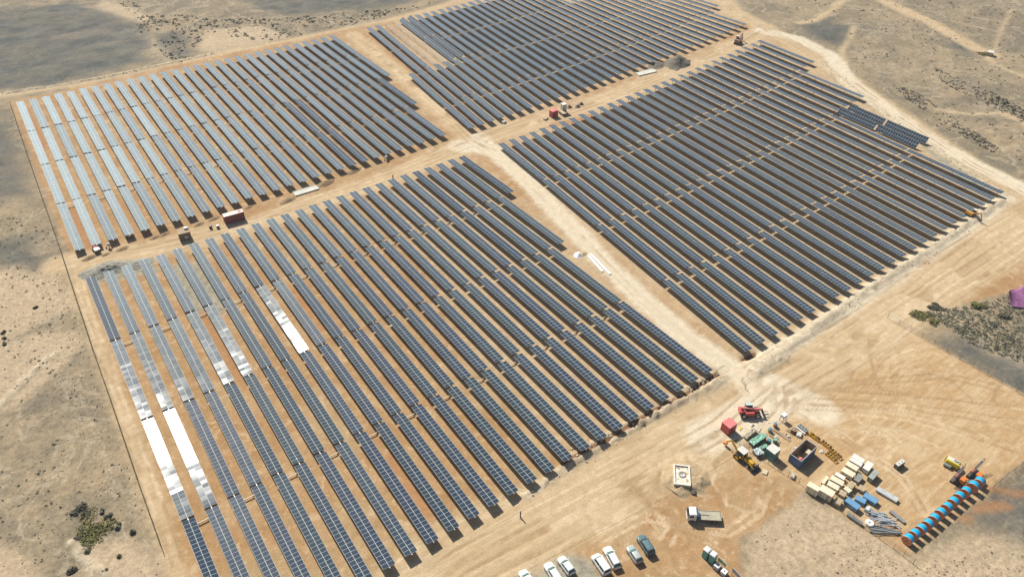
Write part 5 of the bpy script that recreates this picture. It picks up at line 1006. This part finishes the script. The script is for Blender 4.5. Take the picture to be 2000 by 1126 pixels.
# ------------------------------------------------------------------ bushes, scrub, stones
def leafmat(name, a, b):
    s = Sh(name); oi = s.n('ShaderNodeObjectInfo').outputs['Random']; c = s.mix(s.rng(s.noise(1.2, 3), .3, .7, 0, 1), a, b); return s.done(c, .8, 0, .15)
LGREY = leafmat('grey_scrub', (.135, .132, .086), (.205, .190, .130)); LDARK = leafmat('dark_scrub', (.085, .085, .055), (.145, .132, .086)); LGRN = leafmat('green_shrub', (.105, .105, .030), (.195, .175, .070))
def leaves(m, c, r, h, n, rr, size=.22):
    for i in range(n):
        a = rr.random() * 6.283; d = rr.random() ** .5; z = rr.random(); x, y = math.cos(a) * d * r * (1 - .35 * z), math.sin(a) * d * r * (1 - .35 * z)
        q = Matrix.Rotation(rr.random() * 6.28, 3, 'Z') @ Matrix.Rotation(rr.uniform(-1.2, 1.2), 3, 'X'); s = size * rr.uniform(.5, 1.2); o = Vector(c) + Vector((x, y, z * h * (1 - d * d * .6)))
        m.add([o + q @ Vector(p) for p in ((-s, -s * .5, 0), (s * .7, -s * .6, 0), (s, s * .5, 0), (-s * .6, s * .6, 0))], [(0, 1, 2, 3)])
def bush(px, py, r, h, lab, mat, n=260, seed=1):
    o = at(px, py); o.z = float(relief([o[:2]])[0]) - .05; rt = thing('shrub', lab, 'shrub', o, 0, 'desert shrubs'); rr = random.Random(seed); m = MB(); k = max(2, int(r * 2.2))
    for i in range(k): a = rr.random() * 6.28; d = rr.random() ** .6 * r * .75; leaves(m, (math.cos(a) * d, math.sin(a) * d, 0), r * .55, h * rr.uniform(.6, 1), n // k, rr)
    part(rt, 'foliage', m, mat); st = MB()
    for i in range(6): a = i * 1.05; st.tube((0, 0, -.05), (math.cos(a) * r * .5, math.sin(a) * r * .5, h * .6), .035, 5, .015)
    part(rt, 'stem', st, BROWN)
bush(178, 1026, 4.2, .45, 'large yellow-green low shrub patch near the lower left corner', LGRN, 1500, 2); bush(200, 998, 0.72, 0.70, 'grey shrub on top of the green patch', LGREY, 300, 3); bush(215, 1006, 0.94, 0.63, 'wide grey shrub right of the green patch', LGREY, 300, 4); bush(233, 1025, 0.94, 0.84, 'tall grey shrub on the sand right of the green patch', LGREY, 340, 5); bush(258, 1036, 0.79, 0.84, 'isolated grey shrub nearest the netting fence', LGREY, 300, 6)
bush(150, 1052, 1.01, 0.70, 'grey shrub at the lower tip of the green patch', LGREY, 320, 7); bush(171, 1080, 0.94, 0.70, 'grey shrub beside the dry gully', LGREY, 300, 8); bush(142, 1112, 1.30, 0.91, 'dark grey shrub at the bottom edge below the gully', LDARK, 420, 9); bush(204, 1112, 0.86, 0.56, 'small grey shrub at the bottom edge', LGREY, 260, 10); bush(236, 1084, 0.58, 0.56, 'lone brownish shrub on pale sand', LDARK, 200, 11); bush(160, 995, 2.0, .8, 'dark straggling shrub left above the green patch', LDARK, 420, 12)
bush(1806, 620, 3.2, .9, 'elongated yellow-green shrub at the edge of the right scrub', LGRN, 800, 13); bush(1828, 602, 2.2, .9, 'olive shrub at the top of the right scrub', LDARK, 480, 14); bush(1905, 598, 2.4, 1.1, 'olive green shrub left of the purple tent', LGRN, 520, 15); bush(1962, 618, 1.9, 1.1, 'dark shrub right of centre below the purple tent', LDARK, 440, 16); bush(1944, 632, 1.6, .9, 'grey shrub below the tent', LGREY, 340, 17); bush(71, 604, 0.79, 0.63, 'roundest dark shrub on the left sand', LDARK, 280, 18); bush(7, 650, 0.72, 0.56, 'dark shrub at the left edge, upper of three', LDARK, 240, 19); bush(6, 662, 0.79, 0.56, 'dark shrub at the left edge, middle of three', LDARK, 240, 20); bush(8, 674, 0.72, 0.56, 'dark shrub at the left edge, lowest of three', LDARK, 240, 21); bush(1921, 107, 3.0, 1.0, 'green shrub beside the small white hut far right', LGRN, 400, 22)
c, yw, L, Wd = quad(tl(1500, 0, 3.992, [(900, 410), (935, 425), (905, 445), (865, 428)]), 2.2) if 0 else (at(1933, 108), .3, 2.8, 2.0); r = thing('hut', 'small pale flat-roofed hut at the end of the far right track', 'hut', c, yw); part(r, 'wall', MB().box((0, 0, .75), (L, Wd, 1.5)), TIMD); part(r, 'roof', MB().box((0, 0, 1.55), (L + .3, Wd + .3, .12)), OFFW); part(r, 'door', MB().box((0, -Wd / 2 - .02, .65), (.8, .05, 1.3)), BROWN)
def scatter(name, lab, cat, mat, zones, seed, size, leafy=True):
    rr = random.Random(seed); m = MB(); pol = [W(q) for q in SITE]; cand = []
    for q, n, s0, s1 in zones:
        L = W(q); lo, hi = L.min(0), L.max(0); k = 0; tries = 0
        while k < n and tries < n * 30:
            tries += 1; P = np.array([[rr.uniform(lo[0], hi[0]), rr.uniform(lo[1], hi[1])]])
            cl_ = mnoise.noise(Vector((P[0, 0] * .06, P[0, 1] * .06, seed)))
            if cl_ < rr.uniform(-.35, .25): continue
            if sd_poly(P, L)[0] > 0 and sd_poly(P, pol[0])[0] < -1.0: cand.append((P[0, 0], P[0, 1], rr.uniform(s0, s1))); k += 1
    zz = relief([(c[0], c[1]) for c in cand])
    for (x, y, s), z0 in zip(cand, zz):
        if leafy: leaves(m, (x, y, z0 - .03), s, s * .7, 7, rr, s * .5)
        else: m.box((x, y, z0 + s * .2), (s, s * rr.uniform(.6, 1), s * .6), rr.random() * 3, rr.uniform(-.3, .3), rr.uniform(-.3, .3), rr.uniform(.4, .8))
    ob = link(name, m.mesh(name, mat, fix=not leafy)); ob['kind'] = 'stuff'; tag(ob, lab, cat); return ob
TOPB = [(225, -10), (300, 22), (420, 36), (560, 34), (700, 24), (870, 2), (650, 58), (520, 82), (400, 60), (392, 112), (340, 128), (285, 78)]; RTB = [(1825, 128), (1890, 160), (2060, 235), (2060, 262), (1950, 214), (1840, 160)]; RTC = [(1745, 165), (1790, 180), (1870, 235), (1950, 290), (1940, 300), (1850, 250), (1770, 195)]
LEFTZ = [(-60, 420), (90, 430), (130, 560), (200, 780), (300, 1040), (330, 1160), (-60, 1160)]; TOPZ = [(-60, -60), (900, -60), (860, 0), (640, 55), (420, 98), (150, 160), (-60, 178)]; RTZ = [(1440, -60), (2060, -60), (2060, 340), (1900, 290), (1760, 210), (1660, 130), (1560, 40)]; RSZ = [(1800, 605), (2060, 560), (2060, 730), (1900, 670)]; BRZ = [(1560, 1000), (1640, 1010), (1780, 1110), (2060, 1000), (2060, 1160), (1420, 1160), (1480, 1040)]
scatter('scrub', 'dry grey scrub dotted over the open desert round the site', 'scrub', LGREY, [(LEFTZ, 300, .15, .45), (TOPB, 420, .35, .95), (RTZ, 650, .25, .7), (RSZ, 1500, .2, .55), (BRZ, 110, .12, .3)], 5, .5)
scatter('dark_scrub', 'darker scrub tufts in bands along the dry washes', 'scrub', LDARK, [(LEFTZ, 50, .2, .5), (TOPB, 90, .4, 1.0), (RTB, 260, .3, .8), (RTC, 200, .3, .7), (RSZ, 60, .25, .6)], 11, .5)
STONE = pm('stone', (0.25, 0.21, 0.155), .9, 0, .3, .3, .2)
scatter('stones', 'loose stones strewn over the desert and rough ground', 'stones', STONE, [(LEFTZ, 700, .08, .28), (RTZ, 350, .2, .55), (RTB, 160, .3, .9), (RTC, 160, .3, .8), (BRZ, 500, .08, .25), (TOPB, 150, .2, .6)], 17, .3, False)
rb = MB(); rr = random.Random(3)
for q, hw, hh in BANKS:
    L = W(q)
    for a, b in zip(L[:-1], L[1:]):
        l = np.hypot(*(b - a))
        for i in range(int(l * 2.6)):
            t = rr.random(); p = a + (b - a) * t; s = rr.uniform(.15, .62); o2 = rr.gauss(0, hw * .75); nrm = np.array([-(b - a)[1], (b - a)[0]]) / max(l, .01); p = p + nrm * o2
            rb.box((p[0], p[1], max(0, hh * (1 - abs(o2) / hw)) * .7 + s * .12 + float(relief([p])[0])), (s, s * .8, s * .6), rr.random() * 3, rr.uniform(-.4, .4), rr.uniform(-.4, .4), .65)
ob = link('bank_rocks', rb.mesh('bank_rocks', pm('bank_rock', (0.46, 0.39, 0.28), .9, 0, .25, .4, .2))); ob['kind'] = 'stuff'; tag(ob, 'broken rock lying along the spoil banks at the site edges', 'rocks')

# ------------------------------------------------------------------ dusty air
hz = MB().box((500, 2600, 66.0), (10400, 8400, 138.0)); hm = bpy.data.materials.new('haze'); hm.use_nodes = True; t_ = hm.node_tree; t_.nodes.clear()
pv_ = t_.nodes.new('ShaderNodeVolumePrincipled'); pv_.inputs['Color'].default_value = (0.86, 0.92, 1.0, 1); pv_.inputs['Density'].default_value = 0.00017; pv_.inputs['Anisotropy'].default_value = 0.2
ou = t_.nodes.new('ShaderNodeOutputMaterial'); t_.links.new(pv_.outputs[0], ou.inputs['Volume']); hzo = struct('haze', hz.mesh('haze', hm), 'stuff')
